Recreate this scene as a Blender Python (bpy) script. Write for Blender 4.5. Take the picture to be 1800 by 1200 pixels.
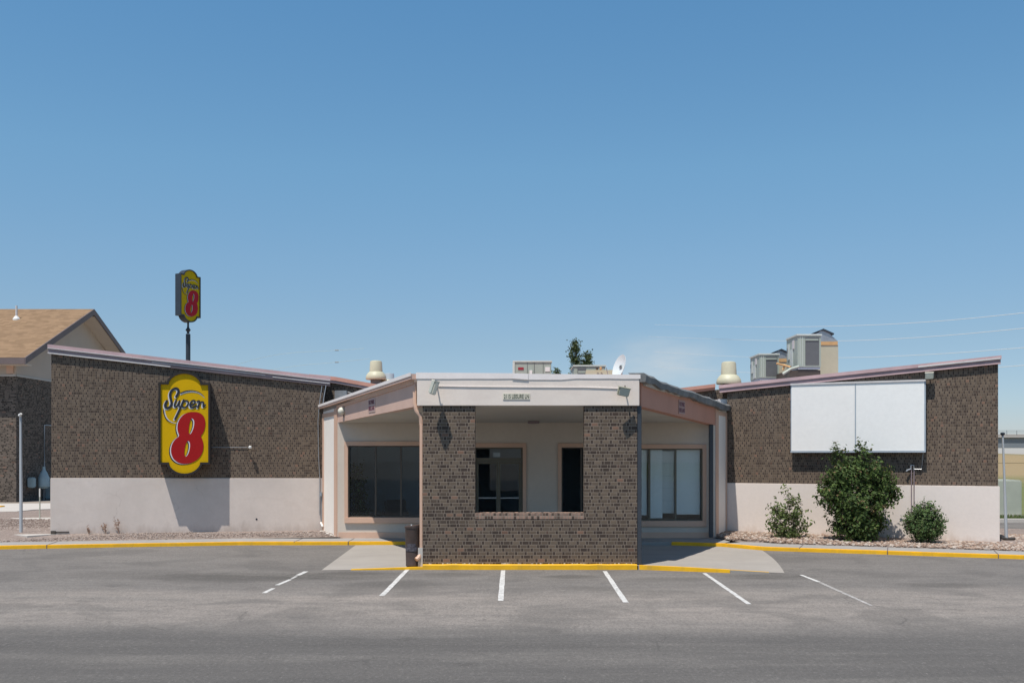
import bpy, bmesh, math, random
from mathutils import Vector, Matrix, noise as mnoise

for o in list(bpy.data.objects):
    bpy.data.objects.remove(o)
scene = bpy.context.scene
COL = scene.collection
rnd = random.Random(7)
F = 1750.0
HC = 2.35

# ------------------------------------------------------------------ camera
cd = bpy.data.cameras.new('camera')
cam = bpy.data.objects.new('camera', cd)
COL.objects.link(cam)
cam.location = (0, 0, HC)
cam.rotation_euler = (math.radians(90), 0, 0)
cd.sensor_width = 36.0
cd.lens = 35.0
cd.shift_y = 200.0 / 1800.0
cd.clip_end = 5000
cd.clip_start = 0.1
scene.camera = cam

# ------------------------------------------------------------------ light
LDIR = Vector((0.210, 0.345, -1.0)).normalized()      # the way the sunlight travels
elev = math.asin(-LDIR.z)
sun_d = bpy.data.lights.new('sun', 'SUN')
sun_d.energy = 5.0
sun_d.angle = math.radians(0.53)
sun_d.color = (1.0, 0.935, 0.855)
sun = bpy.data.objects.new('sun', sun_d)
COL.objects.link(sun)
sun.rotation_euler = LDIR.to_track_quat('-Z', 'Y').to_euler()
sun.location = (-10, -10, 30)

world = bpy.data.worlds.new("World")
scene.world = world
world.use_nodes = True
wn = world.node_tree
wn.nodes.clear()
wout = wn.nodes.new('ShaderNodeOutputWorld')
wbg = wn.nodes.new('ShaderNodeBackground')
sky = wn.nodes.new('ShaderNodeTexSky')
sky.sky_type = 'NISHITA'
sky.sun_disc = False
sky.sun_elevation = elev
sky.sun_rotation = math.atan2(-LDIR.x, -LDIR.y)
sky.altitude = 1400
sky.air_density = 1.0
sky.dust_density = 0.6
sky.ozone_density = 2.0
wbg.inputs['Strength'].default_value = 0.15
# clear high-plains air: the upper part of the sky is a cleaner blue than the model's
wtc = wn.nodes.new('ShaderNodeTexCoord')
wsep = wn.nodes.new('ShaderNodeSeparateXYZ')
wn.links.new(wtc.outputs['Generated'], wsep.inputs[0])
wrmp = wn.nodes.new('ShaderNodeValToRGB')
els = wrmp.color_ramp.elements
els[0].position = 0.0; els[0].color = (0.50, 0.50, 0.62, 1)
els[1].position = 1.0; els[1].color = (0.62, 0.62, 0.62, 1)
for ps, cc in ((0.05, (0.56, 0.59, 0.65)), (0.11, (0.625, 0.66, 0.66)), (0.19, (0.70, 0.81, 0.785)), (0.275, (0.73, 0.95, 0.91)), (0.42, (0.665, 1.01, 1.035)), (0.62, (0.60, 0.80, 0.82))):
    e = els.new(ps); e.color = (*cc, 1)
wn.links.new(wsep.outputs[2], wrmp.inputs[0])
wmul = wn.nodes.new('ShaderNodeMix'); wmul.data_type = 'RGBA'; wmul.blend_type = 'MULTIPLY'
wmul.inputs[0].default_value = 1.0
wn.links.new(sky.outputs[0], wmul.inputs[6]); wn.links.new(wrmp.outputs[0], wmul.inputs[7])
# one faint wisp of cloud low over the roofs
wnz = wn.nodes.new('ShaderNodeTexNoise'); wnz.inputs['Scale'].default_value = 14; wnz.inputs['Detail'].default_value = 6
wmp = wn.nodes.new('ShaderNodeMapping'); wmp.inputs['Scale'].default_value = (1, 1, 3.2)
wn.links.new(wtc.outputs['Generated'], wmp.inputs[0]); wn.links.new(wmp.outputs[0], wnz.inputs['Vector'])
wds = wn.nodes.new('ShaderNodeVectorMath'); wds.operation = 'DISTANCE'
wsc = wn.nodes.new('ShaderNodeVectorMath'); wsc.operation = 'MULTIPLY'; wsc.inputs[1].default_value = (1, 1, 2.2)
cdv = Vector((265, 1750, 163)).normalized()
wn.links.new(wtc.outputs['Generated'], wsc.inputs[0]); wn.links.new(wsc.outputs[0], wds.inputs[0]); wds.inputs[1].default_value = (cdv.x, cdv.y, cdv.z*2.2)
wr1 = wn.nodes.new('ShaderNodeMapRange'); wr1.inputs[1].default_value = 0.0; wr1.inputs[2].default_value = 0.075; wr1.inputs[3].default_value = 1; wr1.inputs[4].default_value = 0
wn.links.new(wds.outputs['Value'], wr1.inputs[0])
wr2 = wn.nodes.new('ShaderNodeMapRange'); wr2.inputs[1].default_value = 0.32; wr2.inputs[2].default_value = 0.62; wr2.inputs[3].default_value = 0; wr2.inputs[4].default_value = 0.85
wn.links.new(wnz.outputs[0], wr2.inputs[0])
wm3 = wn.nodes.new('ShaderNodeMath'); wm3.operation = 'MULTIPLY'; wn.links.new(wr1.outputs[0], wm3.inputs[0]); wn.links.new(wr2.outputs[0], wm3.inputs[1])
wcl = wn.nodes.new('ShaderNodeMix'); wcl.data_type = 'RGBA'
wn.links.new(wm3.outputs[0], wcl.inputs[0]); wn.links.new(wmul.outputs[2], wcl.inputs[6]); wcl.inputs[7].default_value = (3.7, 4.2, 4.6, 1)
wn.links.new(wcl.outputs[2], wbg.inputs['Color'])
wn.links.new(wbg.outputs[0], wout.inputs[0])

scene.view_settings.view_transform = 'Standard'
scene.view_settings.look = 'None'
scene.view_settings.gamma = 1.0
scene.view_settings.exposure = 0.0
scene.view_settings.use_curve_mapping = False
scene.render.engine = 'CYCLES'
scene.cycles.max_bounces = 8
scene.cycles.diffuse_bounces = 3
scene.cycles.transparent_max_bounces = 12

# ------------------------------------------------------------------ helpers
def G(px, py, z=0.0):
    """point on the level z that stands under a direction of the survey"""
    Y = (HC - z) * F / (py - 800.0)
    return Vector(((px - 900.0) * Y / F, Y, z))

def PY(px, py, Y):
    return Vector(((px - 900.0) * Y / F, Y, HC + (800.0 - py) * Y / F))

class MB:
    def __init__(self):
        self.v = []
        self.f = []
    def add(self, vs, fs):
        n = len(self.v)
        self.v += [Vector(p) for p in vs]
        self.f += [tuple(i + n for i in f) for f in fs]
        return self
    def box(self, a, b, M=None):
        x0, y0, z0 = [min(a[i], b[i]) for i in range(3)]
        x1, y1, z1 = [max(a[i], b[i]) for i in range(3)]
        vs = [Vector(p) for p in ((x0,y0,z0),(x1,y0,z0),(x1,y1,z0),(x0,y1,z0),(x0,y0,z1),(x1,y0,z1),(x1,y1,z1),(x0,y1,z1))]
        if M is not None:
            vs = [M @ p for p in vs]
        return self.add(vs, [(0,3,2,1),(4,5,6,7),(0,1,5,4),(1,2,6,5),(2,3,7,6),(3,0,4,7)])
    def prism(self, poly, vec):
        """closed polygon (3d points) swept along vec"""
        n = len(poly)
        vec = Vector(vec)
        a = [Vector(p) for p in poly]
        b = [p + vec for p in a]
        fs = [tuple(range(n)), tuple(range(2*n-1, n-1, -1))]
        for i in range(n):
            j = (i+1) % n
            fs.append((i, i+n, j+n, j))
        return self.add(a + b, fs)
    def tube(self, pts, r, n=8, caps=True):
        pts = [Vector(p) for p in pts]
        rs = r if isinstance(r, (list, tuple)) else [r]*len(pts)
        rings = []
        up = None
        for i, p in enumerate(pts):
            if i == 0: t = pts[1]-p
            elif i == len(pts)-1: t = p-pts[i-1]
            else: t = (pts[i+1]-p).normalized() + (p-pts[i-1]).normalized()
            t.normalize()
            if up is None or abs(up.dot(t)) > 0.99:
                up = Vector((0,0,1)) if abs(t.z) < 0.9 else Vector((0,1,0))
            a = t.cross(up).normalized()
            b = t.cross(a).normalized()
            up = -b if False else up
            rings.append([p + (a*math.cos(2*math.pi*k/n) + b*math.sin(2*math.pi*k/n))*rs[i] for k in range(n)])
        vs = [q for R in rings for q in R]
        fs = []
        for i in range(len(pts)-1):
            for k in range(n):
                k2 = (k+1) % n
                fs.append((i*n+k, i*n+k2, (i+1)*n+k2, (i+1)*n+k))
        if caps:
            fs.append(tuple(range(n-1, -1, -1)))
            m = (len(pts)-1)*n
            fs.append(tuple(range(m, m+n)))
        return self.add(vs, fs)
    def lathe(self, c, prof, n=24, M=None):
        """profile of (r,z) round the vertical through c"""
        c = Vector(c)
        vs, fs = [], []
        for (r, z) in prof:
            for k in range(n):
                a = 2*math.pi*k/n
                p = Vector((r*math.cos(a), r*math.sin(a), z))
                if M is not None: p = M @ p
                vs.append(c + p)
        for i in range(len(prof)-1):
            for k in range(n):
                k2 = (k+1) % n
                fs.append((i*n+k, i*n+k2, (i+1)*n+k2, (i+1)*n+k))
        fs.append(tuple(range(n-1, -1, -1)))
        m = (len(prof)-1)*n
        fs.append(tuple(range(m, m+n)))
        return self.add(vs, fs)
    def gridwall(self, A, u, nrm, thick, smax, z0, z1, holes):
        """wall from A along u; nrm points outward (front); rectangular holes (s0,s1,z0,z1)"""
        A, u, nrm = Vector(A), Vector(u), Vector(nrm)
        ss = sorted(set([0, smax] + [h[0] for h in holes] + [h[1] for h in holes]))
        zs = sorted(set([z0, z1] + [h[2] for h in holes] + [h[3] for h in holes]))
        def solid(i, j):
            if i < 0 or j < 0 or i >= len(ss)-1 or j >= len(zs)-1: return False
            s = (ss[i]+ss[i+1])/2; z = (zs[j]+zs[j+1])/2
            return not any(h[0] < s < h[1] and h[2] < z < h[3] for h in holes)
        def P(s, z, d): return A + u*s + Vector((0,0,z)) - nrm*d
        for i in range(len(ss)-1):
            for j in range(len(zs)-1):
                if not solid(i, j): continue
                s0, s1, a, b = ss[i], ss[i+1], zs[j], zs[j+1]
                self.add([P(s0,a,0),P(s1,a,0),P(s1,b,0),P(s0,b,0)], [(0,1,2,3)])
                self.add([P(s0,a,thick),P(s1,a,thick),P(s1,b,thick),P(s0,b,thick)], [(3,2,1,0)])
                if not solid(i-1,j): self.add([P(s0,a,0),P(s0,b,0),P(s0,b,thick),P(s0,a,thick)], [(0,1,2,3)])
                if not solid(i+1,j): self.add([P(s1,a,0),P(s1,a,thick),P(s1,b,thick),P(s1,b,0)], [(0,1,2,3)])
                if not solid(i,j-1): self.add([P(s0,a,0),P(s0,a,thick),P(s1,a,thick),P(s1,a,0)], [(0,1,2,3)])
                if not solid(i,j+1): self.add([P(s0,b,0),P(s1,b,0),P(s1,b,thick),P(s0,b,thick)], [(0,1,2,3)])
        return self
    def build(self, name, mat, parent=None, base=None, smooth=False, bevel=0.0, recalc=True):
        me = bpy.data.meshes.new(name)
        root = None
        if parent is not None:
            root = parent
            while root.parent: root = root.parent
            off = Vector(root.location)
        else:
            off = Vector(base) if base is not None else Vector((0,0,0))
        me.from_pydata([tuple(p-off) for p in self.v], [], self.f)
        me.validate()
        if recalc:
            bm = bmesh.new(); bm.from_mesh(me)
            bmesh.ops.recalc_face_normals(bm, faces=bm.faces)
            if bevel > 0:
                bmesh.ops.remove_doubles(bm, verts=bm.verts, dist=1e-5)
                es = [e for e in bm.edges if len(e.link_faces) == 2 and e.calc_face_angle(0) > 0.6]
                bmesh.ops.bevel(bm, geom=es, offset=bevel, segments=2, affect='EDGES', clamp_overlap=True)
            bm.to_mesh(me); bm.free()
        # box-projected coordinates in metres
        uv = me.uv_layers.new(name='UVMap')
        vv = me.vertices
        for p in me.polygons:
            n = p.normal
            if abs(n.z) > 0.7:
                for li in p.loop_indices:
                    c = vv[me.loops[li].vertex_index].co + off
                    uv.data[li].uv = (c.x, c.y)
            else:
                t = Vector((-n.y, n.x, 0)).normalized()
                for li in p.loop_indices:
                    c = vv[me.loops[li].vertex_index].co + off
                    uv.data[li].uv = (c.dot(t), c.z)
        if smooth:
            for p in me.polygons: p.use_smooth = True
            try: me.set_sharp_from_angle(angle=math.radians(38))
            except Exception: pass
        ob = bpy.data.objects.new(name, me)
        COL.objects.link(ob)
        if mat is not None: me.materials.append(mat)
        if parent is not None: ob.parent = parent
        else: ob.location = off
        return ob

def tag(o, label=None, cat=None, group=None, kind=None):
    if label: o['label'] = label
    if cat: o['category'] = cat
    if group: o['group'] = group
    if kind: o['kind'] = kind
    return o

def thing(name, loc, label, cat, group=None):
    o = bpy.data.objects.new(name, None)
    COL.objects.link(o)
    o.location = loc
    o.empty_display_size = 0.3
    return tag(o, label, cat, group)

def copy_tree(o, parent=None):
    c = o.copy()
    COL.objects.link(c)
    if parent is not None:
        c.parent = parent
    for ch in list(o.children):
        copy_tree(ch, c)
    return c

# ------------------------------------------------------------------ materials
def new_mat(name):
    m = bpy.data.materials.new(name)
    m.use_nodes = True
    nt = m.node_tree
    b = nt.nodes['Principled BSDF']
    return m, nt, b

def N(nt, t, **kw):
    n = nt.nodes.new(t)
    for k, v in kw.items(): setattr(n, k, v)
    return n

def math_n(nt, op, a, b=None, c=None, clamp=False):
    n = N(nt, 'ShaderNodeMath', operation=op)
    n.use_clamp = clamp
    for i, x in enumerate((a, b, c)):
        if x is None: continue
        if isinstance(x, (int, float)): n.inputs[i].default_value = x
        else: nt.links.new(x, n.inputs[i])
    return n.outputs[0]

def mixc(nt, fac, a, b, mode='MIX'):
    n = N(nt, 'ShaderNodeMix', data_type='RGBA', blend_type=mode)
    for s, x in ((n.inputs[0], fac), (n.inputs[6], a), (n.inputs[7], b)):
        if isinstance(x, (int, float)): s.default_value = x
        elif isinstance(x, tuple): s.default_value = (*x[:3], 1)
        else: nt.links.new(x, s)
    return n.outputs[2]

def noise(nt, vec, scale, detail=4, rough=0.55, dist=0.0):
    n = N(nt, 'ShaderNodeTexNoise')
    n.inputs['Scale'].default_value = scale
    n.inputs['Detail'].default_value = detail
    n.inputs['Roughness'].default_value = rough
    n.inputs['Distortion'].default_value = dist
    if vec is not None: nt.links.new(vec, n.inputs['Vector'])
    return n.outputs[0]

def ramp(nt, x, lo, hi, a=0.0, b=1.0):
    n = N(nt, 'ShaderNodeMapRange')
    n.inputs[1].default_value = lo; n.inputs[2].default_value = hi
    n.inputs[3].default_value = a; n.inputs[4].default_value = b
    nt.links.new(x, n.inputs[0])
    return n.outputs[0]

def wpos(nt):
    return N(nt, 'ShaderNodeNewGeometry').outputs['Position']

def scaled(nt, vec, s):
    n = N(nt, 'ShaderNodeVectorMath', operation='MULTIPLY')
    nt.links.new(vec, n.inputs[0]); n.inputs[1].default_value = s
    return n.outputs[0]

def bump(nt, b, h, strength, dist):
    n = N(nt, 'ShaderNodeBump')
    n.inputs['Strength'].default_value = strength
    n.inputs['Distance'].default_value = dist
    nt.links.new(h, n.inputs['Height'])
    nt.links.new(n.outputs[0], b.inputs['Normal'])

def paint(name, col, rough=0.6, var=0.12, scale=3.0, streak=False, bumps=0.0, dirt=None, metal=0.0, spec=0.5):
    """weathered painted or bare surface: base colour with real blotches and fine speckle"""
    m, nt, b = new_mat(name)
    p = wpos(nt)
    n1 = noise(nt, p if not streak else scaled(nt, p, (1, 1, 0.16)), scale, 5, 0.6)
    n2 = noise(nt, p, scale*14, 3, 0.6)
    dark = tuple(c*(1-var*1.6) for c in col)
    lite = tuple(min(1, c*(1+var*0.6)) for c in col)
    c = mixc(nt, ramp(nt, n1, 0.3, 0.7), dark, lite)
    c = mixc(nt, ramp(nt, n2, 0.35, 0.75, 0, 0.28), c, tuple(x*0.82 for x in col))
    if dirt:
        n3 = noise(nt, scaled(nt, p, (1, 1, 0.3)), scale*0.7, 6, 0.7)
        c = mixc(nt, ramp(nt, n3, 0.52, 0.72, 0, 0.55), c, dirt)
    nt.links.new(c, b.inputs['Base Color'])
    b.inputs['Roughness'].default_value = rough
    b.inputs['Metallic'].default_value = metal
    b.inputs['Specular IOR Level'].default_value = spec
    if bumps > 0:
        bump(nt, b, noise(nt, p, 60, 4, 0.6), bumps, 0.01)
    return m

def brick_mat(name, row=0.072, L=0.150, H=0.068, light=(0.235,0.182,0.135), mid=(0.15,0.112,0.084), dark=(0.040,0.028,0.023), mortar=(0.275,0.235,0.19), phase=0.0, darkness=0.5, joint=0.010, HW=0.50, SW=0.10):
    m, nt, b = new_mat(name)
    uv = N(nt, 'ShaderNodeUVMap'); uv.uv_map = 'UVMap'
    sep = N(nt, 'ShaderNodeSeparateXYZ'); nt.links.new(uv.outputs[0], sep.inputs[0])
    u, v = sep.outputs[0], sep.outputs[1]
    vr = math_n(nt, 'DIVIDE', math_n(nt, 'ADD', v, 50*row + phase), row)
    r = math_n(nt, 'FLOOR', vr)
    fv = math_n(nt, 'SUBTRACT', vr, r)
    unit = L + H
    wr = N(nt, 'ShaderNodeTexWhiteNoise', noise_dimensions='1D'); nt.links.new(r, wr.inputs['W'])
    off = math_n(nt, 'ADD', math_n(nt, 'MULTIPLY', r, unit*0.5), math_n(nt, 'MULTIPLY', math_n(nt, 'ROUND', math_n(nt, 'MULTIPLY', wr.outputs[0], 3.0)), H*0.5))
    uu = math_n(nt, 'DIVIDE', math_n(nt, 'ADD', math_n(nt, 'ADD', u, off), 60.0), unit)
    k = math_n(nt, 'FLOOR', uu)
    fu = math_n(nt, 'MULTIPLY', math_n(nt, 'SUBTRACT', uu, k), unit)       # metres inside the pair
    head = math_n(nt, 'GREATER_THAN', fu, L)
    du = math_n(nt, 'MINIMUM', math_n(nt, 'MINIMUM', fu, math_n(nt, 'SUBTRACT', unit, fu)), math_n(nt, 'ABSOLUTE', math_n(nt, 'SUBTRACT', fu, L)))
    dv = math_n(nt, 'MULTIPLY', math_n(nt, 'MINIMUM', fv, math_n(nt, 'SUBTRACT', 1.0, fv)), row)
    d = math_n(nt, 'MINIMUM', du, dv)
    mort = ramp(nt, d, joint*0.30, joint*0.62, 1.0, 0.0)
    idn = N(nt, 'ShaderNodeCombineXYZ')
    nt.links.new(k, idn.inputs[0]); nt.links.new(r, idn.inputs[1]); nt.links.new(head, idn.inputs[2])
    wn_ = N(nt, 'ShaderNodeTexWhiteNoise', noise_dimensions='3D'); nt.links.new(idn.outputs[0], wn_.inputs['Vector'])
    rv = wn_.outputs[0]
    sepc = N(nt, 'ShaderNodeSeparateColor'); nt.links.new(wn_.outputs[1], sepc.inputs[0])
    r2 = sepc.outputs[1]; r3 = sepc.outputs[2]
    thr = math_n(nt, 'ADD', math_n(nt, 'MULTIPLY', head, HW*darkness*2), SW*darkness*2)
    isdark = ramp(nt, math_n(nt, 'SUBTRACT', rv, thr), -0.08, 0.30, 1.0, 0.0)
    c = mixc(nt, r2, mid, light)
    c = mixc(nt, math_n(nt, 'MULTIPLY', math_n(nt, 'GREATER_THAN', r3, 0.965), 0.7), c, (0.30, 0.16, 0.11))
    big = noise(nt, scaled(nt, uv.outputs[0], (1, 1, 1)), 0.7, 4, 0.6)
    c = mixc(nt, ramp(nt, big, 0.35, 0.65, 0, 0.35), c, mid)
    wash = noise(nt, scaled(nt, uv.outputs[0], (1.3, 0.35, 1)), 1.1, 5, 0.65)
    c = mixc(nt, ramp(nt, wash, 0.50, 0.72, 0, 0.30), c, (0.20, 0.175, 0.15))
    c = mixc(nt, math_n(nt, 'MULTIPLY', isdark, 0.9), c, dark)
    fine = noise(nt, uv.outputs[0], 90, 3, 0.6)
    c = mixc(nt, ramp(nt, fine, 0.3, 0.7, 0, 0.3), c, tuple(x*0.6 for x in mid))
    mo = mixc(nt, ramp(nt, noise(nt, uv.outputs[0], 5, 4, 0.7), 0.3, 0.7), mortar, tuple(x*0.75 for x in mortar))
    c = mixc(nt, mort, c, mo)
    nt.links.new(c, b.inputs['Base Color'])
    b.inputs['Roughness'].default_value = 0.9
    b.inputs['Specular IOR Level'].default_value = 0.25
    h = math_n(nt, 'ADD', math_n(nt, 'SUBTRACT', 1.0, mort), math_n(nt, 'MULTIPLY', fine, 0.3))
    bump(nt, b, h, 0.5, 0.006)
    return m

M = {}
M['brick'] = brick_mat('brown_brick', L=0.078, H=0.040, light=(0.205,0.156,0.114), mid=(0.135,0.101,0.074), dark=(0.036,0.025,0.022), mortar=(0.215,0.172,0.138), HW=0.72, SW=0.05)
M['brick_front'] = brick_mat('brown_brick_front', darkness=0.50, L=0.138, H=0.058, light=(0.180,0.138,0.102), mid=(0.113,0.086,0.064), dark=(0.044,0.032,0.028), mortar=(0.255,0.21,0.172), joint=0.0115, HW=0.70, SW=0.16)
M['brick_far'] = brick_mat('neighbour_brick', row=0.085, L=0.19, H=0.10, light=(0.20,0.16,0.13), mid=(0.12,0.095,0.078), dark=(0.03,0.024,0.02), mortar=(0.22,0.19,0.16), darkness=0.5)
M['rowlock'] = brick_mat('rowlock_brick', row=0.4, L=0.062, H=0.058, light=(0.40,0.25,0.19), mid=(0.28,0.19,0.15), phase=0.1, darkness=0.36, joint=0.012)
M['stucco'] = paint('grey_pink_stucco', (0.67, 0.595, 0.54), 0.85, 0.065, 0.9, bumps=0.25, dirt=(0.56, 0.49, 0.44))
def splash(m, col, h):
    nt = m.node_tree; b = nt.nodes['Principled BSDF']
    src = b.inputs['Base Color'].links[0].from_socket
    p = wpos(nt); sp = N(nt, 'ShaderNodeSeparateXYZ'); nt.links.new(p, sp.inputs[0])
    nz = noise(nt, scaled(nt, p, (1, 1, 0.45)), 3.0, 6, 0.7)
    hh = math_n(nt, 'ADD', sp.outputs[2], math_n(nt, 'MULTIPLY', math_n(nt, 'SUBTRACT', nz, 0.5), -0.9))
    c = mixc(nt, ramp(nt, hh, 0.05, h, 0.7, 0.0), src, col)
    nt.links.new(c, b.inputs['Base Color'])
splash(M['stucco'], (0.40, 0.33, 0.28), 0.42)
def hairlines(m, col, amt):
    nt = m.node_tree; b = nt.nodes['Principled BSDF']
    src = b.inputs['Base Color'].links[0].from_socket
    p = wpos(nt)
    vo = N(nt, 'ShaderNodeTexVoronoi', feature='DISTANCE_TO_EDGE'); vo.inputs['Scale'].default_value = 0.55
    nz = N(nt, 'ShaderNodeTexNoise'); nz.inputs['Scale'].default_value = 2.2; nz.inputs['Detail'].default_value = 6
    nt.links.new(p, nz.inputs['Vector'])
    pv = N(nt, 'ShaderNodeVectorMath', operation='ADD'); nt.links.new(p, pv.inputs[0]); nt.links.new(scaled(nt, nz.outputs[1], (0.8, 0.8, 0.8)), pv.inputs[1])
    nt.links.new(pv.outputs[0], vo.inputs['Vector'])
    ck = math_n(nt, 'MULTIPLY', ramp(nt, vo.outputs[0], 0.001, 0.008, amt, 0), ramp(nt, noise(nt, p, 0.8, 2, 0.5), 0.45, 0.6))
    pa = ramp(nt, noise(nt, scaled(nt, p, (0.7, 0.7, 1.6)), 1.6, 3, 0.5, 0.8), 0.56, 0.60, 0, 0.22)
    c = mixc(nt, pa, src, tuple(x*1.5 for x in col))
    c = mixc(nt, ck, c, col)
    nt.links.new(c, b.inputs['Base Color'])
hairlines(M['stucco'], (0.38, 0.325, 0.29), 0.35)
M['stucco_r'] = paint('clean_stucco', (0.78, 0.70, 0.64), 0.85, 0.02, 0.9, bumps=0.2)
splash(M['stucco_r'], (0.55, 0.44, 0.36), 0.30)
M['stub'] = paint('white_stucco', (0.90, 0.85, 0.78), 0.85, 0.03, 1.2, bumps=0.2)
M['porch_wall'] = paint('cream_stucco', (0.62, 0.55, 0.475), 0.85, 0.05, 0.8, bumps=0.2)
M['fascia'] = paint('off_white_fascia', (0.81, 0.72, 0.64), 0.7, 0.05, 1.5, bumps=0.12, dirt=(0.73, 0.645, 0.59))
hairlines(M['fascia'], (0.46, 0.39, 0.35), 0.4)
M['coping'] = paint('white_coping', (0.86, 0.80, 0.77), 0.6, 0.05, 2.0)
M['peach'] = paint('peach_trim', (0.66, 0.44, 0.325), 0.65, 0.06, 1.6, dirt=(0.58, 0.40, 0.31))
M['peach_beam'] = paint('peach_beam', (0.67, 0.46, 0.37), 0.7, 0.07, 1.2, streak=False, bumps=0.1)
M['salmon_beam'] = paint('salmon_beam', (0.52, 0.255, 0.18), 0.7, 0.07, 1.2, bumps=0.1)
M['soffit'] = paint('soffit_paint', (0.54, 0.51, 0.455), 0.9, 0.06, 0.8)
M['pink_metal'] = paint('pink_flashing', (0.60, 0.415, 0.42), 0.5, 0.14, 1.6, dirt=(0.40, 0.32, 0.34))
M['orange_metal'] = paint('salmon_flashing', (0.60, 0.31, 0.235), 0.5, 0.1, 1.6)
M['mauve_metal'] = paint('mauve_flashing', (0.30, 0.235, 0.25), 0.55, 0.15, 2.0, dirt=(0.2, 0.17, 0.18))
M['mauve_dark'] = paint('worn_dark_flashing', (0.14, 0.11, 0.12), 0.6, 0.2, 2.0)
M['white_metal'] = paint('white_metal', (0.66, 0.63, 0.62), 0.45, 0.08, 3.0, dirt=(0.45, 0.42, 0.40))
M['neigh_stucco'] = paint('neighbour_stucco', (0.52, 0.44, 0.37), 0.85, 0.04, 1.2)
M['membrane'] = paint('grey_roof_membrane', (0.17, 0.18, 0.185), 0.8, 0.3, 1.6, bumps=0.5, dirt=(0.36, 0.33, 0.29))
M['roof_top'] = paint('roof_gravel', (0.32, 0.30, 0.28), 0.9, 0.2, 2.0)
M['slate_post'] = paint('slate_grey_downspout', (0.040, 0.048, 0.060), 0.5, 0.1, 3.0)
M['dark_alu'] = paint('bronze_aluminium', (0.075, 0.062, 0.05), 0.4, 0.1, 6.0)
M['olive_alu'] = paint('olive_mullion', (0.13, 0.12, 0.09), 0.45, 0.1, 6.0)
M['kerb_yellow'] = paint('yellow_kerb_paint', (0.86, 0.47, 0.006), 0.6, 0.10, 3.4, dirt=(0.42, 0.27, 0.06))
M['concrete'] = paint('concrete', (0.345, 0.32, 0.29), 0.9, 0.08, 0.8, bumps=0.2, dirt=(0.27, 0.245, 0.22))
M['concrete2'] = paint('grey_sidewalk_concrete', (0.33, 0.32, 0.305), 0.9, 0.08, 1.0, bumps=0.2, dirt=(0.26, 0.245, 0.23))
M['concrete_w'] = paint('pale_concrete', (0.52, 0.49, 0.45), 0.9, 0.06, 1.5)
M['galv'] = paint('galvanised_steel', (0.42, 0.44, 0.46), 0.35, 0.1, 6.0, metal=0.55)
M['pole_grey'] = paint('pale_grey_pole', (0.46, 0.49, 0.515), 0.4, 0.07, 4.0, streak=True)
M['dark_steel'] = paint('dark_blue_steel', (0.035, 0.045, 0.06), 0.45, 0.15, 3.0)
M['hvac'] = paint('grey_green_hvac', (0.355, 0.415, 0.36), 0.5, 0.05, 2.0, streak=True)
M['hvac_lite'] = paint('pale_hvac_trim', (0.58, 0.64, 0.60), 0.5, 0.05, 3.0)
M['coil'] = paint('condenser_coil', (0.12, 0.13, 0.135), 0.5, 0.06, 5.0)
M['cream_vent'] = paint('cream_painted_metal', (0.54, 0.53, 0.385), 0.5, 0.06, 2.0, dirt=(0.42, 0.41, 0.31))
M['cream_duct'] = paint('cream_duct', (0.50, 0.48, 0.36), 0.55, 0.06, 2.0)
M['timber'] = paint('pine_timber', (0.62, 0.38, 0.17), 0.7, 0.1, 5.0)
M['white_plastic'] = paint('white_plastic', (0.76, 0.76, 0.73), 0.35, 0.03, 5.0)
M['sign_white'] = paint('blank_sign_panel', (0.88, 0.865, 0.83), 0.4, 0.025, 0.7)
M['sign_white2'] = paint('blank_sign_panel_cool', (0.87, 0.87, 0.845), 0.4, 0.02, 0.7)
M['blue_frame'] = paint('pale_blue_metal', (0.40, 0.46, 0.52), 0.4, 0.08, 3.0)
M['yellow'] = paint('sign_yellow', (0.66, 0.40, 0.001), 0.5, 0.03, 2.0, spec=0.15)
M['yellow_far'] = paint('sign_yellow_faded', (0.60, 0.42, 0.004), 0.6, 0.04, 2.0, spec=0.15)
M['red'] = paint('sign_red', (0.37, 0.008, 0.008), 0.45, 0.03, 2.0, spec=0.25)
M['red_far'] = paint('sign_red_far', (0.46, 0.012, 0.03), 0.5, 0.03, 2.0, spec=0.2)
M['navy'] = paint('sign_navy', (0.012, 0.015, 0.028), 0.5, 0.03, 2.0)
M['letter_white'] = paint('sign_letter_white', (0.70, 0.70, 0.72), 0.4, 0.03, 2.0)
M['cabinet'] = paint('dark_brown_cabinet', (0.020, 0.014, 0.011), 0.55, 0.1, 4.0)
M['can'] = paint('brown_bin_paint', (0.070, 0.046, 0.038), 0.5, 0.2, 5.0, dirt=(0.12, 0.09, 0.08))
M['sticker'] = paint('faded_sticker', (0.105, 0.095, 0.115), 0.5, 0.55, 22.0)
M['beam_text'] = paint('maroon_lettering', (0.17, 0.05, 0.075), 0.6, 0.05, 5.0)
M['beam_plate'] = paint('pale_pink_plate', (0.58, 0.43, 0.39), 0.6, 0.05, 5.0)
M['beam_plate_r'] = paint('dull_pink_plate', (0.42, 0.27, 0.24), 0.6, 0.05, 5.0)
M['plate_green'] = paint('pale_yellow_plate', (0.68, 0.645, 0.53), 0.5, 0.04, 5.0)
M['plate_text'] = paint('dark_green_lettering', (0.05, 0.065, 0.03), 0.5, 0.04, 5.0)
M['light_cream'] = paint('cream_lamp_housing', (0.66, 0.64, 0.54), 0.4, 0.05, 6.0)
M['light_grey'] = paint('olive_lamp_housing', (0.36, 0.36, 0.27), 0.4, 0.05, 6.0)
M['lamp_lens'] = paint('ribbed_lamp_lens', (0.45, 0.48, 0.42), 0.3, 0.1, 30.0)
M['bark'] = paint('bark', (0.13, 0.10, 0.075), 0.9, 0.2, 8.0, bumps=0.4)
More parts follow.
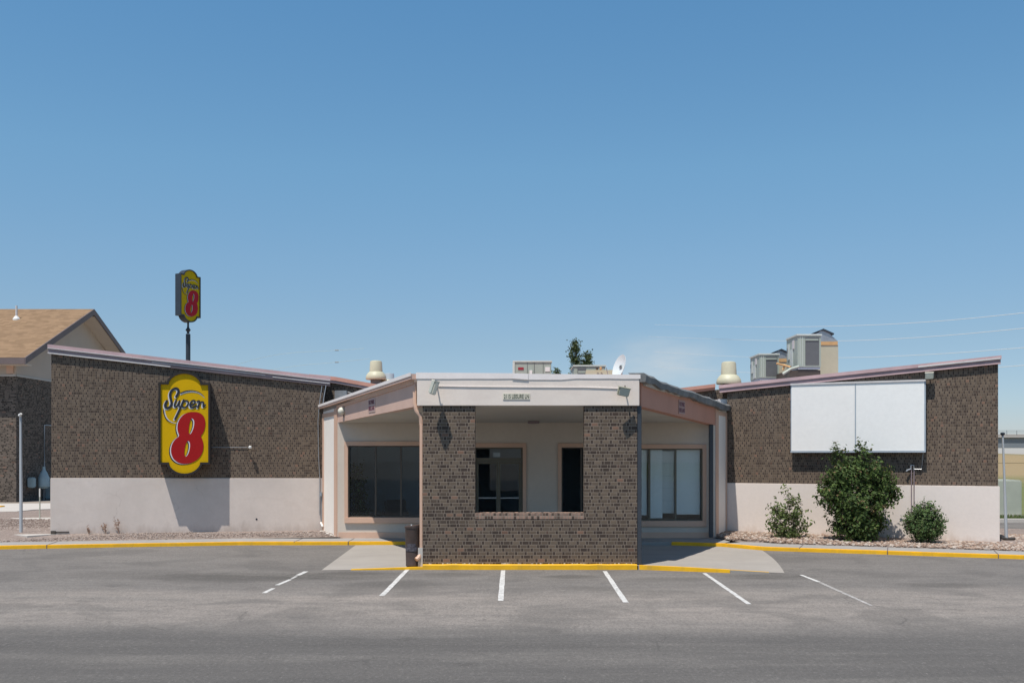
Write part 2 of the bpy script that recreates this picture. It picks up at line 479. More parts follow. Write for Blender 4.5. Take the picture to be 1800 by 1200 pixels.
M['weed'] = paint('dry_weed', (0.34, 0.22, 0.16), 0.9, 0.1, 9.0)
M['interior'] = paint('lobby_paint', (0.46, 0.54, 0.58), 0.8, 0.05, 1.0)
M['carpet'] = paint('lobby_carpet', (0.06, 0.06, 0.065), 0.95, 0.2, 6.0)
M['blind'] = paint('white_blind', (0.90, 0.90, 0.88), 0.7, 0.03, 1.2)
M['chair'] = paint('dark_upholstery', (0.035, 0.035, 0.04), 0.8, 0.1, 5.0)
M['bridge'] = paint('bridge_concrete', (0.46, 0.44, 0.42), 0.9, 0.06, 0.2)
M['girder'] = paint('bridge_girder', (0.20, 0.235, 0.265), 0.8, 0.06, 0.1)
M['transformer'] = paint('pale_green_cabinet', (0.45, 0.47, 0.40), 0.5, 0.05, 2.0)
M['wire'] = paint('aluminium_wire', (0.80, 0.80, 0.80), 0.4, 0.02, 2.0)
M['dish'] = paint('dish_white', (0.66, 0.73, 0.74), 0.4, 0.03, 3.0)
M['meter'] = paint('meter_grey', (0.36, 0.46, 0.48), 0.5, 0.1, 3.0)
M['red_label'] = paint('red_label', (0.30, 0.02, 0.035), 0.5, 0.03, 5.0)
M['flag_purple'] = paint('neighbour_fascia', (0.17, 0.13, 0.125), 0.6, 0.1, 1.0)

# window glass: clear, slightly tinted, mirror share from the real angle
def glass_mat(name, tint):
    m = bpy.data.materials.new(name); m.use_nodes = True
    nt = m.node_tree; nt.nodes.clear()
    out = N(nt, 'ShaderNodeOutputMaterial')
    tr = N(nt, 'ShaderNodeBsdfTransparent'); tr.inputs[0].default_value = (*tint, 1)
    gl = N(nt, 'ShaderNodeBsdfGlossy'); gl.inputs['Roughness'].default_value = 0.015
    gl.inputs[0].default_value = (0.9, 0.95, 1, 1)
    fr = N(nt, 'ShaderNodeFresnel'); fr.inputs[0].default_value = 1.55
    mx = N(nt, 'ShaderNodeMixShader')
    nt.links.new(math_n(nt, 'MULTIPLY', fr.outputs[0], 0.62, clamp=True), mx.inputs[0])
    nt.links.new(tr.outputs[0], mx.inputs[1]); nt.links.new(gl.outputs[0], mx.inputs[2])
    nt.links.new(mx.outputs[0], out.inputs[0])
    # slight waviness of the panes
    bp = N(nt, 'ShaderNodeBump'); bp.inputs['Strength'].default_value = 0.05; bp.inputs['Distance'].default_value = 0.02
    nt.links.new(noise(nt, wpos(nt), 1.3, 2, 0.4), bp.inputs['Height'])
    nt.links.new(bp.outputs[0], gl.inputs['Normal'])
    return m
M['glass'] = glass_mat('window_glass', (0.78, 0.83, 0.86))
M['glass_clear'] = glass_mat('pale_window_glass', (0.93, 0.97, 0.98))

def asphalt_mat():
    m, nt, b = new_mat('asphalt')
    p = wpos(nt)
    sp = N(nt, 'ShaderNodeSeparateXYZ'); nt.links.new(p, sp.inputs[0])
    X, Y = sp.outputs[0], sp.outputs[1]
    stretched = scaled(nt, p, (0.33, 1.0, 1.0))
    n1 = noise(nt, stretched, 0.55, 6, 0.62)
    n2 = noise(nt, scaled(nt, p, (0.22, 1.6, 1)), 1.2, 5, 0.6)
    wob = math_n(nt, 'MULTIPLY', math_n(nt, 'SUBTRACT', n1, 0.5), 2.6)
    Yw = math_n(nt, 'ADD', Y, wob)
    base = mixc(nt, ramp(nt, n1, 0.3, 0.7), (0.200, 0.186, 0.173), (0.262, 0.245, 0.228))
    # driven, dusty lane
    band = math_n(nt, 'MULTIPLY', ramp(nt, Yw, 13.0, 14.8), ramp(nt, Yw, 16.9, 17.9, 1, 0))
    band = math_n(nt, 'MULTIPLY', band, ramp(nt, n2, 0.3, 0.65, 0.35, 1.0))
    base = mixc(nt, math_n(nt, 'MULTIPLY', band, 0.80), base, (0.44, 0.39, 0.345))
    # newer dark surface nearest the street
    Y2 = math_n(nt, 'ADD', Y, math_n(nt, 'MULTIPLY', math_n(nt, 'SUBTRACT', noise(nt, p, 2.0, 4, 0.6), 0.5), 0.35))
    edge = math_n(nt, 'ADD', Y2, math_n(nt, 'MULTIPLY', X, 0.035))
    new = ramp(nt, edge, 12.7, 13.7, 1, 0)
    newc = mixc(nt, ramp(nt, n2, 0.3, 0.7), (0.080, 0.078, 0.076), (0.138, 0.132, 0.126))
    base = mixc(nt, math_n(nt, 'MULTIPLY', new, 0.92), base, newc)
    # a dark tar line on its border
    # oil spots at the heads of the stalls
    for (sx, sy, rx, ry, st) in ((612,1011,1.1,0.35,0.5),(788,1010,0.7,0.2,0.45),(1004,1013,0.55,0.16,0.55),(410,1014,1.6,0.4,0.42),(1350,1013,0.8,0.25,0.4),(1180,1017,0.7,0.2,0.3),
                                 (700,1027,0.8,0.3,0.25),(1040,1034,0.5,0.16,0.25),(1130,1040,0.9,0.2,0.2),(250,1010,1.6,0.4,0.15),(1660,1028,0.8,0.2,0.3)):
        g = G(sx, sy)
        dx = math_n(nt, 'DIVIDE', math_n(nt, 'SUBTRACT', X, g.x), rx)
        dy = math_n(nt, 'DIVIDE', math_n(nt, 'SUBTRACT', Y, g.y), ry*1.8)
        dd = math_n(nt, 'ADD', math_n(nt, 'MULTIPLY', dx, dx), math_n(nt, 'MULTIPLY', dy, dy))
        dd = math_n(nt, 'ADD', dd, math_n(nt, 'MULTIPLY', math_n(nt, 'SUBTRACT', noise(nt, scaled(nt, p, (1, 2.5, 1)), 2.2, 5, 0.7), 0.5), 3.0))
        base = mixc(nt, math_n(nt, 'MULTIPLY', ramp(nt, dd, 0.2, 1.6, 1, 0), min(0.8, st*1.5)), base, (0.045, 0.042, 0.036))
    mo_ = noise(nt, scaled(nt, p, (0.45, 1.0, 1)), 3.4, 6, 0.68)
    base = mixc(nt, ramp(nt, mo_, 0.42, 0.68, 0, 0.42), base, (0.130, 0.123, 0.116))
    mo2 = noise(nt, scaled(nt, p, (0.16, 0.9, 1)), 0.9, 6, 0.65)
    base = mixc(nt, ramp(nt, mo2, 0.50, 0.66, 0, 0.40), base, (0.30, 0.28, 0.255))
    # tyre streaks and fine aggregate
    gr = noise(nt, scaled(nt, p, (1.0, 0.42, 1)), 11.0, 5, 0.8)
    base = mixc(nt, ramp(nt, gr, 0.34, 0.62, 0.30, 0.0), base, (0.085, 0.081, 0.078))
    base = mixc(nt, ramp(nt, gr, 0.56, 0.78, 0.0, 0.35), base, (0.36, 0.34, 0.32))
    pt = noise(nt, p, 0.55, 5, 0.6, 0.6)
    base = mixc(nt, ramp(nt, pt, 0.50, 0.60, 0, 0.40), base, (0.110, 0.105, 0.10))
    st = noise(nt, scaled(nt, p, (0.25, 3.0, 1)), 2.0, 4, 0.7)
    base = mixc(nt, ramp(nt, st, 0.52, 0.72, 0, 0.16), base, (0.135, 0.128, 0.124))
    ag = noise(nt, p, 38, 3, 0.75)
    base = mixc(nt, ramp(nt, ag, 0.36, 0.66, 0.0, 0.62), base, (0.105, 0.10, 0.095))
    ag2 = noise(nt, p, 75, 2, 0.8)
    base = mixc(nt, ramp(nt, ag2, 0.60, 0.80, 0.0, 0.6), base, (0.40, 0.38, 0.36))
    # drips and small patches
    vd = N(nt, 'ShaderNodeTexVoronoi'); vd.inputs['Scale'].default_value = 1.15
    pj = N(nt, 'ShaderNodeVectorMath', operation='ADD'); nt.links.new(p, pj.inputs[0])
    nj = N(nt, 'ShaderNodeTexNoise'); nj.inputs['Scale'].default_value = 6; nj.inputs['Detail'].default_value = 5
    nt.links.new(p, nj.inputs['Vector']); nt.links.new(scaled(nt, nj.outputs[1], (0.35, 0.35, 0)), pj.inputs[1])
    nt.links.new(pj.outputs[0], vd.inputs['Vector'])
    sv = N(nt, 'ShaderNodeSeparateColor'); nt.links.new(vd.outputs['Color'], sv.inputs[0])
    drip = math_n(nt, 'MULTIPLY', ramp(nt, vd.outputs['Distance'], 0.03, 0.20, 1, 0), math_n(nt, 'GREATER_THAN', sv.outputs[0], 0.62))
    base = mixc(nt, math_n(nt, 'MULTIPLY', drip, 0.38), base, (0.07, 0.066, 0.062))
    fg = noise(nt, scaled(nt, p, (1, 0.6, 1)), 24, 3, 0.85)
    base = mixc(nt, ramp(nt, fg, 0.30, 0.52, 0.45, 0.0), base, (0.05, 0.048, 0.046))
    base = mixc(nt, ramp(nt, fg, 0.60, 0.80, 0.0, 0.5), base, (0.45, 0.43, 0.41))
    # cracks
    vo = N(nt, 'ShaderNodeTexVoronoi', feature='DISTANCE_TO_EDGE')
    vo.inputs['Scale'].default_value = 0.33
    pv = N(nt, 'ShaderNodeVectorMath', operation='ADD'); nt.links.new(p, pv.inputs[0])
    nz = N(nt, 'ShaderNodeTexNoise'); nz.inputs['Scale'].default_value = 1.2; nz.inputs['Detail'].default_value = 6
    nt.links.new(p, nz.inputs['Vector'])
    nt.links.new(scaled(nt, nz.outputs[1], (1.4, 1.4, 0)), pv.inputs[1])
    nt.links.new(pv.outputs[0], vo.inputs['Vector'])
    crack = math_n(nt, 'MULTIPLY', ramp(nt, vo.outputs[0], 0.001, 0.007, 1, 0), ramp(nt, noise(nt, p, 0.45, 2, 0.5), 0.50, 0.60))
    base = mixc(nt, math_n(nt, 'MULTIPLY', crack, 0.4), base, (0.07, 0.068, 0.065))
    nt.links.new(base, b.inputs['Base Color'])
    b.inputs['Roughness'].default_value = 0.92
    b.inputs['Specular IOR Level'].default_value = 0.2
    bump(nt, b, math_n(nt, 'ADD', ag, math_n(nt, 'MULTIPLY', crack, -1.5)), 0.5, 0.006)
    return m
M['asphalt'] = asphalt_mat()

def line_mat():
    m, nt, b = new_mat('worn_white_road_paint')
    p = wpos(nt)
    n = noise(nt, p, 9, 6, 0.75)
    c = mixc(nt, ramp(nt, n, 0.44, 0.66, 0, 0.85), (0.62, 0.62, 0.60), (0.26, 0.25, 0.24))
    nt.links.new(c, b.inputs['Base Color']); b.inputs['Roughness'].default_value = 0.8
    return m
M['line'] = line_mat()
def line_mat2():
    m, nt, b = new_mat('faint_road_paint')
    p = wpos(nt)
    n = noise(nt, p, 6, 6, 0.75)
    c = mixc(nt, ramp(nt, n, 0.36, 0.58), (0.50, 0.49, 0.47), (0.255, 0.243, 0.232))
    nt.links.new(c, b.inputs['Base Color']); b.inputs['Roughness'].default_value = 0.85
    return m
M['line_faint'] = line_mat2()

def gravel_mat():
    m, nt, b = new_mat('pea_gravel')
    p = wpos(nt)
    vo = N(nt, 'ShaderNodeTexVoronoi'); vo.inputs['Scale'].default_value = 26
    nt.links.new(p, vo.inputs['Vector'])
    hsv = N(nt, 'ShaderNodeSeparateColor'); nt.links.new(vo.outputs['Color'], hsv.inputs[0])
    c = mixc(nt, hsv.outputs[0], (0.17, 0.130, 0.110), (0.36, 0.295, 0.26))
    c = mixc(nt, ramp(nt, noise(nt, p, 1.2, 5, 0.6), 0.35, 0.65, 0, 0.5), c, (0.215, 0.175, 0.152))
    nt.links.new(c, b.inputs['Base Color']); b.inputs['Roughness'].default_value = 0.95
    bump(nt, b, math_n(nt, 'SUBTRACT', 1.0, vo.outputs['Distance']), 0.9, 0.02)
    return m
M['gravel'] = gravel_mat()

def stone_mat(name, a, b_, c_):
    m, nt, b = new_mat(name)
    g = N(nt, 'ShaderNodeNewGeometry')
    wn1 = N(nt, 'ShaderNodeTexWhiteNoise', noise_dimensions='1D')
    nt.links.new(math_n(nt, 'MULTIPLY', g.outputs['Random Per Island'], 991.0), wn1.inputs['W'])
    sc = N(nt, 'ShaderNodeSeparateColor'); nt.links.new(wn1.outputs[1], sc.inputs[0])
    c = mixc(nt, sc.outputs[0], a, b_)
    c = mixc(nt, math_n(nt, 'GREATER_THAN', sc.outputs[1], 0.72), c, c_)
    c = mixc(nt, ramp(nt, noise(nt, g.outputs['Position'], 50, 3, 0.6), 0.3, 0.7, 0, 0.3), c, tuple(x*0.6 for x in a))
    nt.links.new(c, b.inputs['Base Color']); b.inputs['Roughness'].default_value = 0.9
    return m
M['stones'] = stone_mat('river_stones', (0.23, 0.155, 0.115), (0.41, 0.305, 0.24), (0.50, 0.43, 0.37))
M['pebbles'] = stone_mat('pebbles', (0.19, 0.145, 0.125), (0.36, 0.29, 0.255), (0.46, 0.40, 0.36))

def leaf_mat(name, a, b_, c_, trans=0.25):
    m, nt, b = new_mat(name)
    g = N(nt, 'ShaderNodeNewGeometry')
    wn1 = N(nt, 'ShaderNodeTexWhiteNoise', noise_dimensions='1D')
    nt.links.new(math_n(nt, 'MULTIPLY', g.outputs['Random Per Island'], 733.0), wn1.inputs['W'])
    sc = N(nt, 'ShaderNodeSeparateColor'); nt.links.new(wn1.outputs[1], sc.inputs[0])
    c = mixc(nt, sc.outputs[0], a, b_)
    c = mixc(nt, math_n(nt, 'GREATER_THAN', sc.outputs[1], 0.965), c, c_)
    nt.links.new(c, b.inputs['Base Color']); b.inputs['Roughness'].default_value = 0.6
    b.inputs['Specular IOR Level'].default_value = 0.28
    tl = N(nt, 'ShaderNodeBsdfTranslucent'); nt.links.new(mixc(nt, 0.5, c, b_), tl.inputs[0])
    mx = N(nt, 'ShaderNodeMixShader'); mx.inputs[0].default_value = trans
    out = nt.nodes['Material Output']
    nt.links.new(b.outputs[0], mx.inputs[1]); nt.links.new(tl.outputs[0], mx.inputs[2])
    nt.links.new(mx.outputs[0], out.inputs[0])
    return m
M['leaf_dark'] = leaf_mat('lilac_leaves', (0.030, 0.060, 0.017), (0.115, 0.175, 0.045), (0.20, 0.14, 0.07))
M['leaf_mid'] = leaf_mat('pale_shrub_leaves', (0.070, 0.110, 0.034), (0.19, 0.24, 0.085), (0.24, 0.22, 0.11))
M['leaf_round'] = leaf_mat('round_shrub_leaves', (0.045, 0.090, 0.030), (0.13, 0.20, 0.065), (0.18, 0.18, 0.09))
M['leaf_tree'] = leaf_mat('poplar_leaves', (0.06, 0.085, 0.035), (0.12, 0.15, 0.065), (0.16, 0.16, 0.08))

def ground_mat():
    m, nt, b = new_mat('dry_grassland')
    p = wpos(nt)
    sp = N(nt, 'ShaderNodeSeparateXYZ'); nt.links.new(p, sp.inputs[0])
    n1 = noise(nt, p, 0.08, 6, 0.65)
    n2 = noise(nt, p, 1.5, 5, 0.7)
    green = mixc(nt, n2, (0.095, 0.12, 0.045), (0.20, 0.21, 0.09))
    tan = mixc(nt, n2, (0.24, 0.185, 0.10), (0.35, 0.27, 0.16))
    green = mixc(nt, ramp(nt, sp.outputs[0], 12, 15), (0.27, 0.235, 0.20), green)
    f = ramp(nt, math_n(nt, 'ADD', sp.outputs[1], math_n(nt, 'MULTIPLY', math_n(nt, 'SUBTRACT', n1, 0.5), 60)), 75, 125)
    c = mixc(nt, f, green, tan)
    far = ramp(nt, sp.outputs[1], 480, 560)
    c = mixc(nt, far, c, (0.13, 0.15, 0.085))
    nt.links.new(c, b.inputs['Base Color']); b.inputs['Roughness'].default_value = 1.0
    b.inputs['Specular IOR Level'].default_value = 0.1
    return m
M['ground'] = ground_mat()

def shingle_mat():
    m, nt, b = new_mat('tan_shingles')
    p = wpos(nt)
    sp = N(nt, 'ShaderNodeSeparateXYZ'); nt.links.new(p, sp.inputs[0])
    row = math_n(nt, 'DIVIDE', sp.outputs[2], 0.10)
    r = math_n(nt, 'FLOOR', row)
    fr = math_n(nt, 'SUBTRACT', row, r)
    cid = math_n(nt, 'FLOOR', math_n(nt, 'ADD', math_n(nt, 'DIVIDE', sp.outputs[0], 0.32), math_n(nt, 'MULTIPLY', r, 0.5)))
    cv = N(nt, 'ShaderNodeCombineXYZ'); nt.links.new(cid, cv.inputs[0]); nt.links.new(r, cv.inputs[1])
    wv = N(nt, 'ShaderNodeTexWhiteNoise', noise_dimensions='2D'); nt.links.new(cv.outputs[0], wv.inputs['Vector'])
    c = mixc(nt, wv.outputs[0], (0.215, 0.143, 0.087), (0.285, 0.192, 0.118))
    st = noise(nt, scaled(nt, p, (0.5, 0.5, 2.4)), 1.3, 5, 0.7)
    c = mixc(nt, ramp(nt, st, 0.56, 0.74, 0, 0.5), c, (0.15, 0.10, 0.065))
    c = mixc(nt, math_n(nt, 'MULTIPLY', math_n(nt, 'LESS_THAN', fr, 0.14), 0.5), c, (0.13, 0.085, 0.05))
    nt.links.new(c, b.inputs['Base Color']); b.inputs['Roughness'].default_value = 0.95
    b.inputs['Specular IOR Level'].default_value = 0.15
    bump(nt, b, fr, 0.4, 0.02)
    return m
M['shingle'] = shingle_mat()

# ================================================================== SETTING
gb = MB()
gb.add([(-1500,-300,-0.03),(1500,-300,-0.03),(1500,2500,-0.03),(-1500,2500,-0.03)], [(0,1,2,3)])
tag(gb.build('ground', M['ground']), kind='structure')
# low swell of dry land on the horizon
hb = MB()
n = 60
vs, fs = [], []
hr = random.Random(3)
for j, (Y, base) in enumerate(((420, -0.5), (520, 1.0), (640, 1.0), (800, -0.5))):
    for i in range(n+1):
        X = -900 + 1800*i/n
        z = base + (3.2 + 1.4*math.sin(X*0.011+1) + 0.7*math.sin(X*0.037))*(1 if j in (1, 2) else 0)
        vs.append((X, Y, z))
for j in range(3):
    for i in range(n):
        a = j*(n+1)+i
        fs.append((a, a+1, a+n+2, a+n+1))
hb.add(vs, fs)
tag(hb.build('hills', M['ground'], smooth=True), kind='structure')

# kerb line, foot points on the asphalt
KL = [Vector((-60, 15.0, 0)), G(0, 965), G(420, 957.8), G(680, 957.5), G(1180, 958.0), G(1268, 960.5), G(1340, 967), G(1800, 982.5), Vector((42, 10.6, 0))]
def offset_line(pts, d):
    out = []
    for i, p in enumerate(pts):
        if i == 0: t = pts[1]-p
        elif i == len(pts)-1: t = p-pts[i-1]
        else: t = (pts[i+1]-p).normalized()+(p-pts[i-1]).normalized()
        t.normalize()
        out.append(p + Vector((-t.y, t.x, 0))*d)
    return out

# asphalt
ab = MB()
poly = [(-60,-40,0.0),(60,-40,0.0),(60, 5, 0.0)] + [(p.x, p.y, 0.0) for p in reversed(offset_line(KL, 0.03))]
ab.add(poly, [tuple(range(len(poly)))])
tag(ab.build('parking_lot', M['asphalt']), kind='structure')

# kerb and sidewalk
KT = 0.088
def strip(d0, d1, z0, z1, pts=KL):
    a = offset_line(pts, d0); b = offset_line(pts, d1)
    m = MB()
    k = len(pts)
    vs = [(p.x,p.y,z0) for p in a]+[(p.x,p.y,z1) for p in a]+[(p.x,p.y,z1) for p in b]+[(p.x,p.y,z0) for p in b]
    fs = []
    for r in range(3):
        for i in range(k-1):
            fs.append((r*k+i, r*k+i+1, (r+1)*k+i+1, (r+1)*k+i))
    fs.append((0, k, 2*k, 3*k)); fs.append((k-1, 2*k-1, 3*k-1, 4*k-1))
    m.add(vs, fs)
    return m
def densify(pts, step):
    out = []
    for a, b in zip(pts[:-1], pts[1:]):
        k = max(1, int((b-a).length/step))
        for i in range(k): out.append(a.lerp(b, i/k))
    out.append(pts[-1])
    return out
kr = random.Random(5)
KD = densify(KL, 0.7)
KD = [p + Vector((0, kr.uniform(-0.012, 0.012), 0)) for p in KD]
i1 = min(range(len(KD)), key=lambda i: abs(KD[i].x+1.0)); i2 = min(range(len(KD)), key=lambda i: abs(KD[i].x-4.15))
for seg_, mt_ in ((KD[:i1+1], 'kerb_yellow'), (KD[i1:i2+1], 'concrete2'), (KD[i2:], 'kerb_yellow')):
    tag(strip(0.0, 0.15, -0.1, KT, seg_).build('kerb', M[mt_], bevel=0.012), kind='structure')
# sidewalk behind, with joints
swb = strip(0.152, 1.15, -0.1, KT-0.004, KL[:3] + [KL[3]])
tag(swb.build('sidewalk', M['concrete2']), kind='structure')
# walk widens into the porch
pw = MB()
a3 = offset_line(KL, 0.152)
porch = [a3[3]+Vector((0.002,0,0)), a3[4], a3[5], Vector((5.75,26.25,0)), Vector((5.62,27.42,0)), Vector((-4.85,27.42,0)), Vector((-4.6, 27.25, 0)), Vector((-3.3,27.24,0))]
pw.prism([(p.x,p.y,-0.1) for p in porch], (0,0,KT-0.004+0.1))
tag(pw.build('porch_pavement', M['concrete2']), kind='structure')
sw2 = strip(0.152, 1.15, -0.1, KT-0.0045, [KL[5]+Vector((0.02,-0.02,0)), KL[6], KL[7], KL[8]])
tag(sw2.build('sidewalk', M['concrete2']), kind='structure')
# contraction joints cut in the walk
jb = MB()
for px_, seg in ((82,(0,1)),(517,(2,3)),(612,(2,3)),(1405,(6,7)),(1560,(6,7)),(1755,(6,7))):
    a_, b_ = KL[seg[0]+ (1 if seg[0]==0 else 0)], KL[seg[1]+ (1 if seg[0]==0 else 0)]
    k_ = (px_-900)/F
    t_ = (a_.y*k_-a_.x)/((b_.x-a_.x)-k_*(b_.y-a_.y))
    p = a_.lerp(b_, t_)
    d_ = (b_-a_).normalized(); nn_ = Vector((-d_.y, d_.x, 0))
    jb.prism([p-nn_*0.004-d_*0.009+Vector((0,0,-.05)), p-nn_*0.004+d_*0.009+Vector((0,0,-.05)), p-nn_*0.004+d_*0.009+Vector((0,0,KT+.003)), p-nn_*0.004-d_*0.009+Vector((0,0,KT+.003))], nn_*1.10)
tag(jb.build('pavement_joint', M['mauve_dark']), kind='structure')

# concrete apron under the canopy
ap = MB()
F0 = [G(565,1001.5,0.004), G(617,1001,0.006), Vector((-1.83,20.50,0.05)), Vector((2.60,20.50,0.085)), G(1283,1001.5,0.055), G(1352,1005.5,0.010), G(1379,1006.3,0.004)]
B0 = [G(625,957.9,0.0), G(660,957.5,0), Vector((-1.83,26.11,0)), Vector((2.6,26.03,0)), Vector((4.2,25.99,0)), G(1268,960.6,0), G(1340,967.1,0)]
R = 8
vs, fs = [], []
for i in range(7):
    for j in range(R+1):
        t = j/R
        p = F0[i].lerp(B0[i], t)
        p.z = 0.004 + max(0, F0[i].z-0.004)*(1-t)**1.5
        # bulge of the right edge
        if i == 6: p.x += 0.07*math.sin(math.pi*t)
        vs.append(p)
for i in range(6):
    for j in range(R):
        a = i*(R+1)+j
        fs.append((a, a+1, a+R+2, a+R+1))
ap.add(vs, fs)
# skirt at the raised front
for i in range(1, 5):
    a, b = F0[i], F0[i+1]
    if i == 2: continue
    ap.add([a, b, (b.x,b.y,-0.05), (a.x,a.y,-0.05)], [(0,1,2,3)])
apo = ap.build('driveway', M['concrete'])
tag(apo, kind='structure')
# yellow painted edges of the apron
yb = MB()
def yedge(pts, w, h0):
    for (a, b) in zip(pts[:-1], pts[1:]):
        a, b = Vector(a), Vector(b)
        yb.add([(a.x,a.y-0.015,-0.05),(b.x,b.y-0.015,-0.05),(b.x,b.y-0.015,b.z+0.006),(a.x,a.y-0.015,a.z+0.006),(b.x,b.y+w,b.z+0.006),(a.x,a.y+w,a.z+0.006)],
               [(0,1,2,3),(3,2,4,5)])
yedge([F0[1]+Vector((0,0,0.004)), Vector((-1.83,20.50,0.05))], 0.09, 0)
yedge([Vector((2.62,20.50,0.085)), F0[3].lerp(F0[4],0.5)+Vector((0,0,0.008)), F0[4]], 0.09, 0)
yedge([F0[4]+Vector((0.0,0.05,0)), F0[5]+Vector((0,0.03,0.001))], 0.03, 0)
tag(yb.build('kerb_paint', M['kerb_yellow']), kind='structure')

# planting-strip ground: left gravel, right rock bed base
lg = MB()
a1 = offset_line(KL[:4], 1.145)
pts = [(-60, 16.15, 0.08), (a1[1].x, a1[1].y, 0.081), (a1[2].x, a1[2].y, 0.081), (-4.7,27.26,0.118), (-5.3,29.4,0.17), (-12.6,27.6,0.20)]
lg.add([Vector(p) for p in pts], [(0,1,2,3,4,5)])
lg.add([(-12.6,27.6,0.20), (-16.4,47,0.03), (-60,47,0.03), (-60,16.15,0.08)], [(0,1,2,3)])
tag(lg.build('gravel_bed', M['gravel']), kind='structure')
rg = MB()
a2 = offset_line([KL[5]+Vector((0.02,-0.02,0)), KL[6], KL[7], KL[8]], 1.13)
rg.add([(5.55,27.2,0.115), (a2[0].x-0.3,a2[0].y-0.3,0.081), (a2[1].x,a2[1].y,0.081), (a2[2].x,a2[2].y,0.081), (22,20.2,0.10), (24,27,0.08), (15.2,31,0.08), (12.6,25.9,0.14), (6.3,28.9,0.20), (5.7,28,0.17)], [(0,1,2,3,4,5,6,7,8,9)])
tag(rg.build('gravel_bed', M['gravel']), kind='structure')

# slabs across the left gravel
for poly in ([G(23,940,0.17),G(89.5,933.5,0.19),G(105,933,0.19),G(105,938.5,0.18),G(48,942.5,0.17)],
             [G(18,911,0.12),G(105,909.5,0.12),G(105,913,0.12),G(40,914.5,0.12)],
             [G(-120,921.5,0.13),G(10,923,0.13),G(19,924.3,0.13),G(-2,926.8,0.13),G(-120,928,0.13)],
             [G(-300,888,0.09),G(45,885,0.09),G(100,884.5,0.09),G(100,894,0.10),G(60,895.5,0.10),G(30,898.5,0.10),G(-300,903,0.10)]):
    sb = MB()
    sb.prism([(p.x,p.y,-0.05) for p in poly], (0,0,0.05+poly[0].z+0.02))
    tag(sb.build('path', M['concrete_w']), kind='structure')
sb = MB(); p0 = G(-80,889.5,0.13); p1 = G(7,889.5,0.13)
sb.box((p0.x,p0.y-0.3,0.08),(p1.x,p1.y+0.1,0.16))
tag(sb.build('kerb', M['kerb_yellow'], bevel=0.02), kind='structure')

# side street on the right
rb = MB()
rb.add([(13.5,32.0,0.0),(60,27.0,0.0),(60,32.0,0.0),(13.5,35.2,0.0)], [(0,1,2,3)])
tag(rb.build('road', M['asphalt']), kind='structure')
kb2 = MB()
kb2.add([(13.5,35.2,0.0),(60,32,0.0),(60,32,0.12),(13.5,35.2,0.12),(60,32.3,0.12),(13.5,35.5,0.12),(60,32.3,-0.05),(13.5,35.5,-0.05)],[(0,1,2,3),(3,2,4,5),(5,4,6,7)])
tag(kb2.build('kerb', M['concrete_w']), kind='structure')

# parking lines
def pline(segs, label, w=0.105, mat='line', dashes=False):
    m = MB()
    for (a, b, wid) in segs:
        A, B = G(*a), G(*b)
        t = (B-A).normalized(); s = Vector((-t.y, t.x, 0))*wid/2
        k = max(2, int((B-A).length/0.25))
        pr = random.Random(int(a[0]*7+a[1]))
        L_, R_ = [], []
        for i in range(k+1):
            p = A.lerp(B, i/k)
            L_.append(p+s*pr.uniform(0.88,1.05)+Vector((0,0,0.004)))
            R_.append(p-s*pr.uniform(0.88,1.05)+Vector((0,0,0.004)))
        vs = L_+R_
        m.add(vs, [(i, i+1, k+1+i+1, k+1+i) for i in range(k)])
    o = m.build('parking_line', M[mat], base=G(*segs[0][0]))
    return tag(o, label, 'parking line', 'white parking stall lines on the asphalt')
l0 = pline([((538,1004),(523,1011),.095)], 'broken white stall line, leftmost, worn into separate dashes')
for sg in (((521,1012.5),(513,1016.5),.06),((511,1018),(487,1028),.085),((481,1033.5),(464,1042),.08)):
    dd_ = pline([sg], 'x')
    for k_ in ('label','category','group'): del dd_[k_]
    dd_.name = 'dash'; dd_.parent = l0; dd_.location = dd_.location - l0.location
pline([((716.5,1000.3),(671.5,1046.5),.095)], 'white stall line running out from beside the brown bin')
pline([((884.5,1002),(880,1055.5),.095)], 'white stall line pointing straight out below the brick opening')
pline([((1063,1003.5),(1100,1058.5),.092)], 'white stall line starting below the right brick pillar')
pline([((1238,1007),(1317,1061.5),.082)], 'white stall line starting at the right concrete apron')
l5 = pline([((1408,1010),(1440,1022.5),.075)], 'rightmost stall line, short bright start and faint thin tail')
ft = MB()
A, B = G(1441,1023), G(1532,1064)
t = (B-A).normalized(); s = Vector((-t.y, t.x, 0))*0.04
ft.add([A+s+Vector((0,0,.004)), B+s*0.7+Vector((0,0,.004)), B-s*0.7+Vector((0,0,.004)), A-s+Vector((0,0,.004))], [(0,1,2,3)])
lf = ft.build('line_tail', M['line_faint'], parent=l5)
lf['label'] = 'faint worn tail of the stall line'

# ================================================================== MOTEL
motel = thing('motel_building', (0.4, 27.3, 0), 'low brown brick motel office with drive-through entrance canopy and two wings', 'building')
U = Vector
